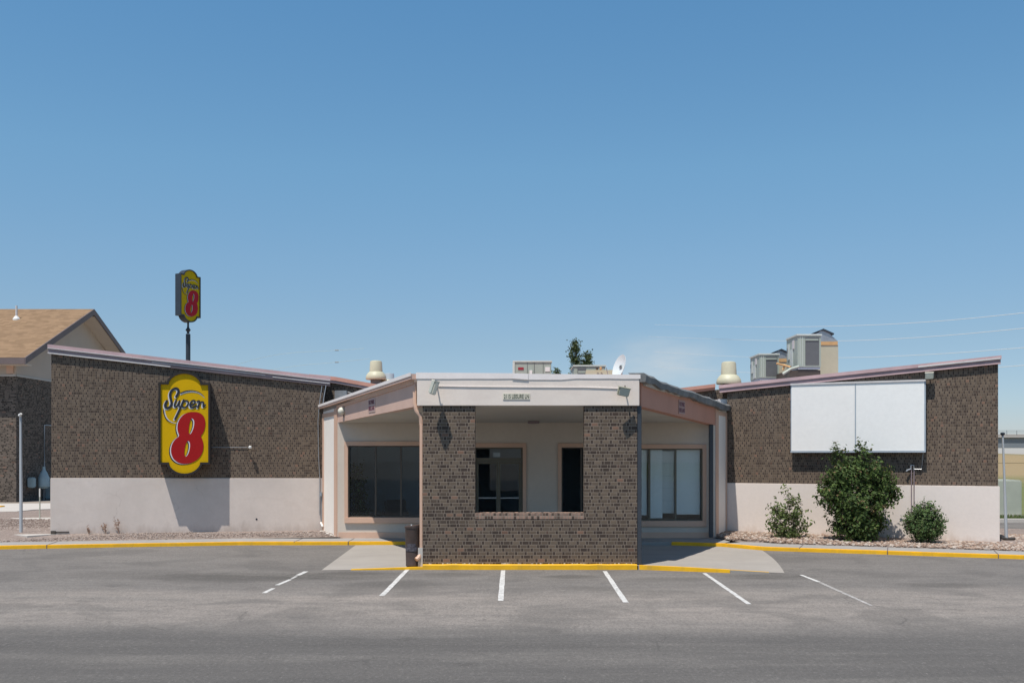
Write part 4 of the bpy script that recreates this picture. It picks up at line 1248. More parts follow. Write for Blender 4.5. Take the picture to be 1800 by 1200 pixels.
def super_sign(root, O, ux, sc, nrm, depth, off=0.0, far=False, back=True):
    """O: where plate unit (347,565) sits on the front plane; ux: right; nrm: outward"""
    up = Vector((0,0,1))
    def P(q, d): return O + ux*((q[0]-347)*sc) + up*((565-q[1])*sc) + nrm*d
    # cabinet with a raised rim
    outer = sign_outline(22); inner = sign_outline(0)
    # drop duplicate points
    def clean(ps):
        out = []
        for q in ps:
            if not out or abs(q[0]-out[-1][0])+abs(q[1]-out[-1][1]) > 0.5: out.append(q)
        return out
    outer, inner = clean(outer), clean(inner)
    cab = MB(); n = len(outer)
    # body
    cab.add([P(q,0) for q in outer]+[P(q,-depth) for q in outer], [tuple(range(2*n-1,n-1,-1))]+[(i,(i+1)%n,(i+1)%n+n,i+n) for i in range(n)])
    # rim: strip between outer and inner by resampling both by angle
    def resample(ps, N_=120):
        L = []; tot = 0
        cyc = ps+[ps[0]]
        ds_ = [math.dist(a,b) for a,b in zip(cyc[:-1],cyc[1:])]; T = sum(ds_)
        res = []; i = 0; acc = 0
        for k in range(N_):
            t = T*k/N_
            while acc+ds_[i] < t: acc += ds_[i]; i += 1
            f = (t-acc)/ds_[i] if ds_[i] else 0
            res.append((cyc[i][0]+(cyc[i+1][0]-cyc[i][0])*f, cyc[i][1]+(cyc[i+1][1]-cyc[i][1])*f))
        return res
    inn = len(inner)
    # the rim as a filled ring
    bm = bmesh.new()
    vo_ = [bm.verts.new(P(q,0)) for q in outer]; vi_ = [bm.verts.new(P(q,0)) for q in inner]
    eo = [bm.edges.new((vo_[i],vo_[(i+1)%n])) for i in range(n)]
    ei = [bm.edges.new((vi_[i],vi_[(i+1)%inn])) for i in range(inn)]
    bmesh.ops.triangle_fill(bm, edges=eo+ei, use_beauty=True, normal=nrm)
    bm.verts.index_update()
    cab.add([v.co.copy() for v in bm.verts], [tuple(v.index for v in f.verts) for f in bm.faces])
    bm.free()
    rim = 0.045*sc/0.00278
    cab.add([P(q,0) for q in inner]+[P(q,-rim) for q in inner], [(i,i+inn,(i+1)%inn+inn,(i+1)%inn) for i in range(inn)])
    co = cab.build('cabinet', M['cabinet' if not far else 'dark_steel'], root, recalc=False)
    fc = MB().add([P(q,-rim) for q in inner], [tuple(range(inn))])
    fc.build('face', M['yellow' if not far else 'yellow_far'], root, recalc=False)
    z = -rim
    st = 0.004 if not far else 0.012
    def fill(loop, holes_, d, name, mat, dx=0, dy=0):
        bm = bmesh.new(); es = []
        for lp in [loop]+holes_:
            vs_ = [bm.verts.new(P((q[0]+dx,q[1]+dy),d)) for q in lp]
            es += [bm.edges.new((vs_[i],vs_[(i+1)%len(vs_)])) for i in range(len(vs_))]
        bmesh.ops.triangle_fill(bm, edges=es, use_beauty=True, normal=nrm)
        bm.verts.index_update()
        mb = MB().add([v.co.copy() for v in bm.verts], [tuple(v.index for v in f.verts) for f in bm.faces])
        bm.free()
        o = mb.build(name, M[mat], root, recalc=False)
        # raised a little off the face
        return o
    e8 = smooth_closed(EIGHT,2); h1 = smooth_closed(HOLE1,2); h2 = smooth_closed(HOLE2,2)
    # shapes with their holes merged: numeral body, then pale and dark edges under it
    fill(e8,[h1,h2],z+st,'numeral_shadow','navy',-21,11)
    fill(e8,[h1,h2],z+2*st,'numeral_edge','letter_white',-11,4)
    red = fill(e8,[h1,h2],z+3*st,'numeral','red' if not far else 'red_far')
    # strokes
    def stroke(pts, ws, d, mb, dx=0, dy=0):
        pts = [(p_[0]+dx,p_[1]+dy) for p_ in pts]
        for i in range(len(pts)-1):
            a_, b_ = pts[i], pts[i+1]
            L = math.dist(a_,b_)
            if L < 1e-6: continue
            tx, ty = (b_[0]-a_[0])/L, (b_[1]-a_[1])/L
            wa, wb = ws[i]/2, ws[i+1]/2
            dd = d + 0.00002*i
            mb.add([P((a_[0]-ty*wa,a_[1]+tx*wa),dd),P((b_[0]-ty*wb,b_[1]+tx*wb),dd),P((b_[0]+ty*wb,b_[1]-tx*wb),dd),P((a_[0]+ty*wa,a_[1]-tx*wa),dd)], [(0,1,2,3)])
        for i in range(0, len(pts)):
            w = ws[i]/2
            mb.add([P((pts[i][0]+w*math.cos(k*math.pi/5),pts[i][1]+w*math.sin(k*math.pi/5)),d+0.0011+0.00002*i) for k in range(10)], [tuple(range(10))])
    wl_, dk_ = MB(), MB()
    for gi, (pts, w) in enumerate(SUPER):
        sp_ = smooth_pts(pts,2)
        stroke(sp_, [w*1.0]*len(sp_), z+st+0.0002*gi, wl_, -11, 8)
        stroke(sp_, [w]*len(sp_), z+3.4*st+0.0002*gi, dk_)
    for sw, ddx, ddy in ((SW1,0,16),(SW2,13,-3)):
        xy = smooth_pts([(a_,b_) for a_,b_,_ in sw],1); ww = smooth_pts([(c_,0) for _,_,c_ in sw],1)
        sa, sb2 = MB(), MB()
        stroke(xy, [q[0]*0.95 for q in ww], z+st, sa, ddx*0.7, ddy*0.7)
        stroke(xy, [q[0]*0.75 for q in ww], z+3.6*st, sb2)
        sa.build('swoosh_edge', M['letter_white'], root, recalc=False)
        sb2.build('swoosh', M['navy'], root, recalc=False)
    wl_.build('lettering_edge', M['letter_white'], root, recalc=False)
    dk_.build('lettering', M['navy'], root, recalc=False)

SD = 0.53
O = LPX(324.3, 0, SD)
O.z = HC + (800 - (645+565/5.85))*O.y/F
scv = O.y/F/5.85
kx = (324.3-900)/F
hx = 1.0/(LU.x - kx*LU.y)
wsign = thing('wall_sign', O - LN*SD, 'yellow wall sign with red numeral 8 and script lettering on the left brick wing', 'sign')
super_sign(wsign, O, LU*hx, scv, LN, SD-0.01)
for dz in (0.8, -0.8):
    c_ = O - LN*SD + Vector((0,0,dz))
    MB().prism([c_-LU*0.5-Vector((0,0,.04)), c_+LU*0.5-Vector((0,0,.04)), c_+LU*0.5+Vector((0,0,.04)), c_-LU*0.5+Vector((0,0,.04))], LN*0.009).build('mounting_rail', M['cabinet'], wsign)

# pylon sign
PX, PYY = -24.4, 75.0
pyl = thing('pole_sign', (PX, PYY, 0), 'tall yellow and red sign on a dark pole rising behind the left wing', 'sign')
nf = Vector((0.875,-0.485,0)).normalized(); uf = Vector((-nf.y, nf.x, 0))
if uf.x < 0: uf = -uf
Opy = Vector((PX,PYY,14.38)) + nf*0.285
super_sign(pyl, Opy, uf, 0.00278*1.33, nf, 0.57, far=True)
# second face on the back
Opb = Vector((PX,PYY,14.38)) - nf*0.286
fb = MB(); 
inner = sign_outline(0)
fb.add([Opb - uf*((q[0]-347)*0.0037) + Vector((0,0,(565-q[1])*0.0037)) - nf*0.004 for q in inner], [tuple(range(len(inner)))])
fb.build('face', M['yellow_far'], pyl, recalc=False)
zc = lambda py: HC+(800-py)*75/F
MB().tube([(PX,PYY,zc(583)),(PX,PYY,zc(565))], 0.075, 12).build('mast', M['dark_steel'], pyl)
MB().lathe((PX,PYY,0), [(0.10,zc(586)),(0.10,zc(583)),(0.2,zc(580)),(0.09,zc(576)),(0.075,zc(573))], 12).build('collar', M['dark_steel'], pyl)
MB().tube([(PX,PYY,0),(PX,PYY,zc(587))], 0.17, 16).build('pole', M['dark_steel'], pyl, smooth=True)

# blank sign box on right wing
bs = thing('blank_sign', RP(3.55, 3.4, 0.1), 'blank white two panel sign box mounted on the right brick wing', 'sign')
def rbox(s0, s1, z0, z1, o0, o1):
    return MB().prism([RP(s0,z0,o0),RP(s1,z0,o0),RP(s1,z1,o0),RP(s0,z1,o0)], RN*(o1-o0))
rbox(1.83,5.31,2.45,4.33,0.02,0.185).build('cabinet', M['blue_frame'], bs, bevel=0.006)
rbox(1.855,3.535,2.475,4.295,0.187,0.197).build('panel', M['sign_white'], bs)
rbox(3.565,5.275,2.475,4.295,0.187,0.197).build('panel', M['sign_white2'], bs)
rbox(3.538,3.562,2.45,4.33,0.187,0.21).build('divider', M['blue_frame'], bs)
rbox(1.83,5.31,4.298,4.345,0.186,0.22).build('frame_strip', M['white_metal'], bs)
rbox(1.83,5.31,2.428,2.47,0.186,0.215).build('frame_strip', M['blue_frame'], bs)

# address plate
ax0, ax1 = (884-900)*FY/F, (931.5-900)*FY/F
az0, az1 = HC+(800-702)*FY/F, HC+(800-691)*FY/F
plate = MB().box((ax0,FY-0.014,az0),(ax1,FY-0.002,az1)).build('address_plate', M['plate_green'], base=(ax0,FY,az0), bevel=0.002)
tag(plate, 'small pale plate reading 2115 LEISURE LN on the canopy fascia', 'address plate')
def text_mesh(txt, size_w, size_h, name, mat, parent, origin, ux, up, nrm, bold=0.0):
    cu = bpy.data.curves.new('t', 'FONT'); cu.body = txt; cu.align_x = 'CENTER'; cu.align_y = 'CENTER'; cu.offset = bold
    cu.resolution_u = 3
    o = bpy.data.objects.new('t', cu); COL.objects.link(o)
    bpy.context.view_layer.update()
    dg = bpy.context.evaluated_depsgraph_get()
    me = bpy.data.meshes.new_from_object(o.evaluated_get(dg))
    xs_ = [v.co.x for v in me.vertices]; ys_ = [v.co.y for v in me.vertices]
    sx = size_w/(max(xs_)-min(xs_)); sy = size_h/(max(ys_)-min(ys_))
    cx, cy = (max(xs_)+min(xs_))/2, (max(ys_)+min(ys_))/2
    mb = MB().add([Vector(origin)+Vector(ux)*((v.co.x-cx)*sx)+Vector(up)*((v.co.y-cy)*sy) for v in me.vertices], [tuple(p_.vertices) for p_ in me.polygons])
    bpy.data.objects.remove(o); bpy.data.curves.remove(cu); bpy.data.meshes.remove(me)
    return mb.build(name, M[mat], parent, recalc=False)
text_mesh('2115 LEISURE LN', (ax1-ax0)*0.92, (az1-az0)*0.68, 'lettering', 'plate_text', plate, ((ax0+ax1)/2, FY-0.018, (az0+az1)/2), (1,0,0), (0,0,1), (0,-1,0), bold=0.012)

# notices painted on the beams
def beam_sign(P, u, nrm, px, zc_, w, h, uxdir, label, platemat, base_group):
    k = (px-900)/F
    s = (k*P.y - P.x)/(u.x - k*u.y)
    c = P+u*s+nrm*0.004+Vector((0,0,zc_))
    ux = u*uxdir
    pl = MB().prism([c-ux*w/2-Vector((0,0,h/2)), c+ux*w/2-Vector((0,0,h/2)), c+ux*w/2+Vector((0,0,h/2)), c-ux*w/2+Vector((0,0,h/2))], nrm*0.008)
    po = pl.build('notice', M[platemat], base=c)
    tag(po, label, 'notice', base_group)
    text_mesh('NO PARK', w*0.84, h*0.34, 'lettering', 'beam_text', po, c+nrm*0.012+Vector((0,0,h*0.22)), ux, (0,0,1), nrm, bold=0.05)
    text_mesh('FIRE LANE', w*0.88, h*0.34, 'lettering', 'beam_text', po, c+nrm*0.012-Vector((0,0,h*0.22)), ux, (0,0,1), nrm, bold=0.05)
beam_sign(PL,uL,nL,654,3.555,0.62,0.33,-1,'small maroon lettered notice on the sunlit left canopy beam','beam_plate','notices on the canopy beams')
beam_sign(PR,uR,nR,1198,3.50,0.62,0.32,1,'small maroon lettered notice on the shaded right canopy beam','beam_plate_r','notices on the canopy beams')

# floodlights ---------------------------------------------------------
def floodlight(c, rot, size, label, grp, lensdir, mat='light_cream', lens='lamp_lens', arm=None):
    w, h, d = size
    t = thing('floodlight', c, label, 'floodlight', grp)
    Mx = Matrix.Translation(Vector(c)) @ rot
    MB().box((-w/2,-d/2,-h/2),(w/2,d/2,h/2),Mx).build('housing', M[mat], t, bevel=0.018)
    MB().box((-w/2*0.84,-d/2-0.014,-h/2*0.84),(w/2*0.84,-d/2-0.002,h/2*0.84),Mx).build('lens', M[lens], t)
    MB().box((-w/2*1.02,-d/2-0.016,h/2*0.86),(w/2*1.02,d/2,h/2*1.03),Mx).build('visor', M[mat], t)
    if arm:
        MB().tube(arm, 0.014, 8).build('arm', M['dark_alu'], t, smooth=True)
    return t
E = Matrix.Rotation
G1 = 'floodlights on the motel'
c = Vector(((763-900)*20.3/F, 20.30, HC+(800-681)*20.3/F))
floodlight(c, E(math.radians(24),4,'Y') @ E(math.radians(-66),4,'Z') @ E(math.radians(6),4,'X'), (0.20,0.29,0.10), 'cream floodlight seen edge on, at the left end of the canopy fascia', G1, None, arm=[c+Vector((0,0.0,0.02)), c+Vector((0.03,0.12,0.06)), (c.x+0.05,FY-0.002,c.z+0.0)])
c = Vector(((1096-900)*20.36/F, 20.36, HC+(800-688)*20.36/F))
floodlight(c, E(math.radians(14),4,'Z') @ E(math.radians(16),4,'X') @ E(math.radians(10),4,'Y'), (0.25,0.18,0.09), 'olive floodlight facing forward, at the right end of the canopy fascia', G1, None, mat='light_grey', arm=[c+Vector((0.04,0.02,0.06)), c+Vector((0.04,0.08,0.12)), (c.x+0.04,FY-0.002,c.z+0.10)])
k_ = RP(5.40, 0, 0.16)
c = Vector((k_.x, k_.y, HC+(800-660)*k_.y/F))
floodlight(c, E(math.radians(-26),4,'Z') @ E(math.radians(12),4,'X'), (0.21,0.17,0.12), 'pale floodlight above the right corner of the blank sign', G1, None, arm=[c, c-RN*0.155])
c = Vector(((601-900)*26.6/F, 26.6, HC+(800-722)*26.6/F))
t = thing('wall_lamp', c, 'round cream lamp on the rear end of the left canopy beam', 'wall lamp')
Mx = E(math.radians(-35),4,'Z') @ E(math.radians(40),4,'X')
MB().lathe(c, [(0.02,-0.10),(0.075,-0.085),(0.105,-0.02),(0.10,0.05),(0.06,0.10),(0.02,0.115)], 16, M=(Mx @ E(math.radians(90),4,'X')).to_3x3()).build('lamp_shade', M['light_cream'], t, smooth=True)
MB().tube([c+Vector((0.03,0,-0.03)), c+Vector((0.05,0.02,-0.16)), c+Vector((0.16,0.06,-0.17))], 0.012, 6).build('arm', M['dark_alu'], t)
# conduit run on the fascia between the two
cz = HC+(800-678)*FY/F
cond = MB().tube([(-1.53,FY-0.012,cz),(-0.9,FY-0.012,cz-0.012),(0.4,FY-0.012,cz-0.022),(1.5,FY-0.012,cz-0.027),(2.22,FY-0.012,cz-0.05)], 0.008, 6).build('conduit', M['coping'], base=(0,FY,cz))
tag(cond, 'thin white conduit running along the canopy fascia between two floodlights', 'conduit')

# sensor on conduit, left wing
w0 = LPX(372,786,0.02); w1 = LPX(434,786,0.02); wt = w1+LU*0.05+LN*0.12
sc_ = thing('wall_sensor', w1, 'small white round fitting on a horizontal conduit beside the yellow sign', 'sensor')
MB().tube([w0, w1, wt], 0.008, 8).build('conduit', M['galv'], sc_)
MB().lathe(wt+LU*0.04+LN*0.03, [(0.02,-0.04),(0.045,-0.02),(0.05,0.015),(0.02,0.045)], 14).build('lamp_head', M['white_plastic'], sc_, smooth=True)
MB().tube([w1+LU*0.04-Vector((0,0,0.08)), wt+LU*0.02-Vector((0,0,0.03))], 0.012, 6).build('bracket', M['dark_alu'], sc_)

# hose bib / conduit cluster on the right wing
s0 = 4.98
cl = thing('pipe_fitting', RP(s0,2.0,0.05), 'pipe fittings with twin thin pipes running down the right wing', 'pipe fitting')
zf = HC+(800-824)*26.5/F
MB().tube([RP(s0-0.03,zf,0.05),RP(s0-0.03,0.35,0.05)], 0.014, 6).build('pipe', M['mauve_metal'], cl)
MB().tube([RP(s0+0.035,zf,0.05),RP(s0+0.035,0.35,0.05)], 0.014, 6).build('pipe', M['mauve_metal'], cl)
MB().tube([RP(s0-0.04,zf-0.01,0.06),RP(s0-0.04,zf+0.1,0.06),RP(s0+0.03,zf+0.1,0.06),RP(s0+0.03,zf-0.02,0.06)], 0.018, 8).build('valve', M['galv'], cl, smooth=True)
MB().tube([RP(s0-0.05,zf+0.0,0.06),RP(s0-0.13,zf-0.03,0.10),RP(s0-0.15,zf-0.06,0.11)], 0.022, 8).build('valve', M['galv'], cl, smooth=True)
MB().tube([RP(s0+0.03,zf+0.0,0.05),RP(s0+0.22,zf+0.0,0.05),RP(s0+0.25,zf+0.3,0.05),RP(s0+0.26,2.44,0.05)], 0.008, 6).build('pipe', M['galv'], cl)

# ================================================================== ROOF THINGS
def mushroom(c, s, label, grp, full=True):
    t = thing('roof_vent', c, label, 'roof vent', grp)
    MB().lathe(c, [(0.20*s,-0.5*s),(0.20*s,0.02*s)], 20).build('curb', M['coil'], t)
    MB().lathe(c, [(0.36*s,0.0),(0.375*s,0.04*s),(0.36*s,0.13*s),(0.30*s,0.23*s),(0.23*s,0.29*s)], 28).build('hood', M['cream_vent'], t, smooth=True)
    MB().lathe(c, [(0.235*s,0.292*s),(0.215*s,0.62*s),(0.20*s,0.66*s),(0.15*s,0.68*s)], 28).build('cap', M['cream_vent'], t, smooth=True)
    return t
c = PY(661,667,33.0); mushroom(c, 0.92, 'cream mushroom roof vent left of the canopy, grey drum beside it', 'cream mushroom vents on the roof')
c2 = PY(1281,675,32.5); mushroom(c2, 1.08, 'cream mushroom roof vent just left of the large rooftop units', 'cream mushroom vents on the roof')
c = PY(684,672,33.6)
t = thing('roof_drum', (c.x,c.y,c.z-0.5), 'blue grey metal drum vent behind the left cream roof vent', 'roof vent')
MB().lathe((c.x,c.y,c.z-0.5), [(0.17,0),(0.17,0.78),(0.16,0.80)], 20).build('drum', M['blue_frame'], t, smooth=True)
MB().lathe((c.x+0.02,c.y-0.3,c.z-0.5), [(0.30,0.44),(0.31,0.50),(0.26,0.56)], 20).build('flashing_cone', M['cream_vent'], t, smooth=True)

def low_unit(x0, x1, Y, depth, z0, z1, label, kind):
    t = thing('rooftop_unit', ((x0+x1)/2,Y+depth/2,z0), label, 'air conditioner', 'rooftop air conditioning units')
    MB().box((x0,Y,z0),(x1,Y+depth,z1-0.05)).build('cabinet', M['hvac'], t, bevel=0.01)
    MB().box((x0-0.03,Y-0.03,z1-0.05),(x1+0.03,Y+depth+0.03,z1)).build('lid', M['hvac_lite'], t)
    return t
u1 = low_unit(0.06,1.42,36,1.6,4.35,5.77,'low grey green rooftop unit with a red label above the canopy','a')
MB().box((0.02,35.97,4.35),(0.10,36.0,5.71)).build('corner_post', M['hvac_lite'], u1)
MB().box((0.22,35.985,5.44),(0.42,35.997,5.53)).build('label_plate', M['red_label'], u1)
MB().box((1.20,35.985,5.38),(1.37,35.997,5.54)).build('label_plate', M['white_plastic'], u1)
for x in (0.55,0.80,1.12):
    MB().box((x,35.985,4.6),(x+0.012,35.997,5.70)).build('panel_seam', M['coil'], u1)
MB().box((0.63,35.9,5.0),(0.73,35.98,5.42)).build('vent_pipe', M['white_plastic'], u1)
u2 = low_unit(2.27,3.42,36.5,1.6,4.35,5.66,'low grey green rooftop unit with dark louvre beside the satellite dish','a')
MB().box((2.40,36.46,4.6),(2.70,36.49,5.58)).build('grille', M['coil'], u2)
MB().box((2.42,36.45,5.36),(2.68,36.458,5.44)).build('grille', M['hvac'], u2)
dct = thing('roof_duct', (3.0,35.4,4.4), 'low cream duct on the roof between rooftop unit and dish', 'duct')
MB().box((2.62,35.2,4.4),(3.66,35.6,5.37)).build('duct_box', M['cream_vent'], dct, bevel=0.01)
for x in (3.00, 3.13):
    MB().lathe((x,35.1,5.36), [(0.02,0.0),(0.05,0.03),(0.05,0.08),(0.02,0.10)], 10).build('valve', M['dark_alu' if x < 3.05 else 'timber'], dct)

# satellite dish, seen at a steep angle
dc = PY(1090,645,33.5)
dish = thing('satellite_dish', (dc.x,dc.y,4.2), 'white satellite dish tilted nearly edge on at the canopy roof edge', 'satellite dish')
vs, fs = [], []
nr, na = 5, 28
ax_n = Vector((-0.86,-0.42,0.30)).normalized()
ax_u = Vector((0.18,0.05,1)).normalized(); ax_u = (ax_u-ax_n*ax_u.dot(ax_n)).normalized(); ax_v = ax_n.cross(ax_u)
for i in range(nr+1):
    r = i/nr
    for k in range(na):
        a_ = 2*math.pi*k/na
        vs.append(dc + ax_u*(0.43*r*math.cos(a_)) + ax_v*(0.36*r*math.sin(a_)) + ax_n*(0.10*r*r-0.05))
vs2 = [v - ax_n*0.012 for v in vs]
for i in range(nr):
    for k in range(na):
        k2 = (k+1)%na
        fs.append((i*na+k, i*na+k2, (i+1)*na+k2, (i+1)*na+k))
nn = len(vs)
fs2 = [tuple(reversed([x+nn for x in f])) for f in fs] + [(nr*na+k, nr*na+(k+1)%na, nr*na+(k+1)%na+nn, nr*na+k+nn) for k in range(na)]
MB().add(vs+vs2, fs+fs2).build('reflector', M['dish'], dish, smooth=True)
MB().tube([dc-ax_u*0.4, dc-ax_u*0.42+ax_n*0.35, dc-ax_u*0.2+ax_n*0.5], 0.015, 6).build('feed_arm', M['galv'], dish)
MB().tube([dc-ax_n*0.05,(dc.x+0.1,dc.y+0.1,4.2)], 0.03, 8).build('mast', M['galv'], dish)
MB().box((-0.07,-0.001,-0.05),(0.07,0.004,0.05), Matrix.Translation(dc+ax_n*-0.01+ax_u*0.02) @ Matrix(((ax_v.x,ax_n.x,ax_u.x,0),(ax_v.y,ax_n.y,ax_u.y,0),(ax_v.z,ax_n.z,ax_u.z,0),(0,0,0,1)))).build('logo_plate', M['coil'], dish)

# big units on the right wing roof, turned with that wing
def big_unit(px0, px1, pyt, pyb, Y, label, duct_px):
    p0 = PY(px0, pyb, Y); p1 = PY(px1, pyt, Y)
    x0, x1, z0, z1 = p0.x, p1.x, p0.z, p1.z
    t = thing('rooftop_unit', ((x0+x1)/2,Y,z0), label, 'air conditioner', 'rooftop air conditioning units')
    # front (coil) face squarely towards the camera, left service side receding
    dep = 1.28; sk = 0.0
    A_ = Vector((x0,Y,z0)); ux = Vector((1,0.0,0)); uy = Vector((sk*0.75,1,0)).normalized()
    W = x1-x0
    def Pt(a, b, c_): return A_ + ux*a + uy*b + Vector((0,0,c_))
    H_ = z1-z0
    def bx(a0,a1,b0,b1,c0,c1):
        return MB().prism([Pt(a0,b0,c0),Pt(a1,b0,c0),Pt(a1,b1,c0),Pt(a0,b1,c0)], (0,0,c1-c0))
    bx(0,W,0,dep,0.08,H_-0.05).build('cabinet', M['hvac'], t)
    bx(-0.03,W+0.03,-0.03,dep,H_-0.05,H_).build('lid', M['hvac_lite'], t)
    bx(0.02,W-0.02,0.02,dep,0.0,0.078).build('base_rail', M['blue_frame'], t)
    bx(W*0.33,W*0.92,-0.012,-0.002,0.14,H_-0.10).build('coil', M['coil'], t)
    bx(W*0.33,W*0.88,-0.03,-0.013,H_-0.21,H_-0.16).build('coil_rail', M['hvac'], t)
    for q in (0.10,0.20): bx(W*q,W*q+0.012,-0.01,-0.001,0.1,H_-0.06).build('panel_seam', M['hvac_lite'], t)
    # plates on the side panel
    for (b0,b1,c0,c1,mt) in ((0.35,0.55,H_*0.62,H_*0.86,'white_metal'),(0.9,1.1,H_*0.35,H_*0.8,'hvac_lite'),(0.5,0.8,H_*0.12,H_*0.62,'hvac_lite'),(1.08,1.2,H_*0.55,H_*0.7,'coil')):
        MB().prism([Pt(-0.002,b0,c0),Pt(-0.002,b1,c0),Pt(-0.002,b1,c1),Pt(-0.002,b0,c1)], -ux*0.02).build('side_plate', M[mt], t)
    return t, Pt, W, H_
tB, PtB, WB, HB_ = big_unit(1402,1443,587,649,32.0,'large raised grey rooftop unit, the right hand one, before a cream duct', 1470)
tA, PtA, WA, HA_ = big_unit(1335,1369,621,668,33.6,'smaller grey rooftop unit, the left hand one of the pair', 1388)
# hooded duct plenums behind each
def hood(x0, x1, Y, dep, z0, ztop, zshoulder, label, timber=True):
    t = thing('duct_hood', ((x0+x1)/2,Y,z0), label, 'duct', 'cream duct hoods behind rooftop units')
    xm_ = x0+(x1-x0)*0.28
    MB().box((x0,Y,z0),(x1,Y+dep,zshoulder)).build('plenum', M['cream_duct'], t)
    MB().prism([(x0,Y,zshoulder+0.12),(x1,Y,zshoulder+0.12),(xm_+0.14,Y,ztop-0.05),(xm_-0.08,Y,ztop-0.05),(x0,Y,zshoulder+0.3)], (0,dep,0)).build('hood_cheek', M['galv'], t)
    MB().prism([(xm_-0.14,Y-0.05,ztop-0.06),(xm_+0.02,Y-0.05,ztop+0.02),(xm_+0.38,Y-0.05,ztop-0.14),(xm_+0.36,Y-0.05,ztop-0.19),(xm_+0.02,Y-0.05,ztop-0.04)], (0,dep+0.1,0)).build('hood_cap', M['dark_steel'], t)
    MB().box((x0,Y-0.02,zshoulder+0.002),(x1-0.02,Y+dep,zshoulder+0.118)).build('timber_band', M['timber'], t)
    return t
p0 = PY(1437,655,33.4); p1 = PY(1470,602,33.4)
hood(p0.x-0.1,p1.x,33.2,1.2,4.7,PY(1440,580,33.4).z,PY(1440,605,33.4).z-0.05,'cream duct hood with dark cap behind the larger rooftop unit')
p0 = PY(1366,655,35.5); p1 = PY(1391,640,35.5)
hood(p0.x-0.1,p1.x,35.3,1.1,4.5,PY(1380,615,35.5).z,PY(1380,634,35.5).z-0.06,'shorter duct hood with dark cap behind the smaller rooftop unit')
# rough timber and stand below the bigger unit
rs = thing('unit_stand', PY(1410,655,32.2), 'dark steel and timber stand under the larger rooftop unit', 'stand')
a0 = PY(1388,655,32.0); a1_ = PY(1443,650,32.0)
MB().box((a0.x,32.05,4.35),(a1_.x,34.0,PY(0,650.5,32).z)).build('platform', M['dark_alu'], rs)
MB().tube([PY(1376,657,31.9),PY(1390,648,31.9),PY(1404,644,31.9)], 0.05, 6).build('brace', M['hvac'], rs)
MB().tube([PY(1365,638.5,32.4),PY(1376,641,32.4),PY(1390,645,32.0)], 0.035, 6).build('timber_brace', M['timber'], rs)
MB().tube([PY(1376,650,32.4),PY(1380,640,32.4)], 0.03, 6).build('timber_brace', M['timber'], rs)

# ================================================================== SITE THINGS
# slim pole with lamp, left
pb = G(37,938,0.15)
lp = thing('lamp_post', (pb.x,pb.y,0.15), 'slim pale grey lamp post with small tilted head at the left edge', 'lamp post')
zt_ = PY(37,732,pb.y).z
MB().tube([(pb.x,pb.y,0.14),(pb.x,pb.y,1.4),(pb.x-0.008,pb.y,zt_)], [0.046,0.043,0.034], 14).build('pole', M['pole_grey'], lp, smooth=True)
MB().lathe((pb.x,pb.y,0.15), [(0.09,0),(0.09,0.015),(0.05,0.03)], 14).build('base_plate', M['pole_grey'], lp)
MB().tube([(pb.x-0.045,pb.y,zt_),(pb.x-0.02,pb.y,zt_+0.03),(pb.x+0.02,pb.y-0.04,zt_+0.05)], 0.016, 6).build('bracket', M['galv'], lp)
MB().tube([(pb.x-0.01,pb.y-0.05,zt_+0.03),(pb.x+0.05,pb.y-0.09,zt_+0.08)], [0.05,0.028], 12).build('lamp_head', M['white_plastic'], lp, smooth=True)

mb_ = G(70,911,0.14)
mk = thing('marker_post', (mb_.x,mb_.y,0.14), 'short thin marker post, white above and green below, beside the utility meter', 'marker post')
zt2 = PY(70,858,mb_.y).z; zm = PY(70,873,mb_.y).z
MB().tube([(mb_.x,mb_.y,0.12),(mb_.x,mb_.y,zm)], 0.022, 10).build('post', M['transformer'], mk)
MB().tube([(mb_.x,mb_.y,zm+0.002),(mb_.x,mb_.y,zt2)], 0.026, 10).build('sleeve', M['white_plastic'], mk)

# right pole
rp = PY(1769,952,25.5); rp.z = 0.14
X1 = (1769-900)*26.0/F
rpl = thing('slim_pole', (X1,26.0,0.14), 'slim leaning grey pole with dark cap at the far right corner', 'pole')
ztp = PY(0,765,26.0).z
XT = (1762.5-900)*26.0/F
zmid = 1.3
MB().tube([(X1,26.0,0.10),(X1+(XT-X1)*0.38,26.0,zmid)], [0.040,0.036], 14).build('lower_tube', M['pole_grey'], rpl, smooth=True)
MB().tube([(X1+(XT-X1)*0.38,26.0,zmid),(XT,26.0,ztp)], [0.031,0.025], 14).build('upper_tube', M['pole_grey'], rpl, smooth=True)
MB().lathe((XT,26.0,ztp), [(0.028,0),(0.06,0.04),(0.06,0.06),(0.015,0.085)], 12).build('cap', M['dark_steel'], rpl)
MB().tube([(X1-0.18,25.95,0.28),(X1-0.16,25.95,0.20),(X1,25.98,0.17),(X1+0.22,26.0,0.18)], 0.04, 8).build('foot_pipe', M['dark_alu'], rpl, smooth=True)

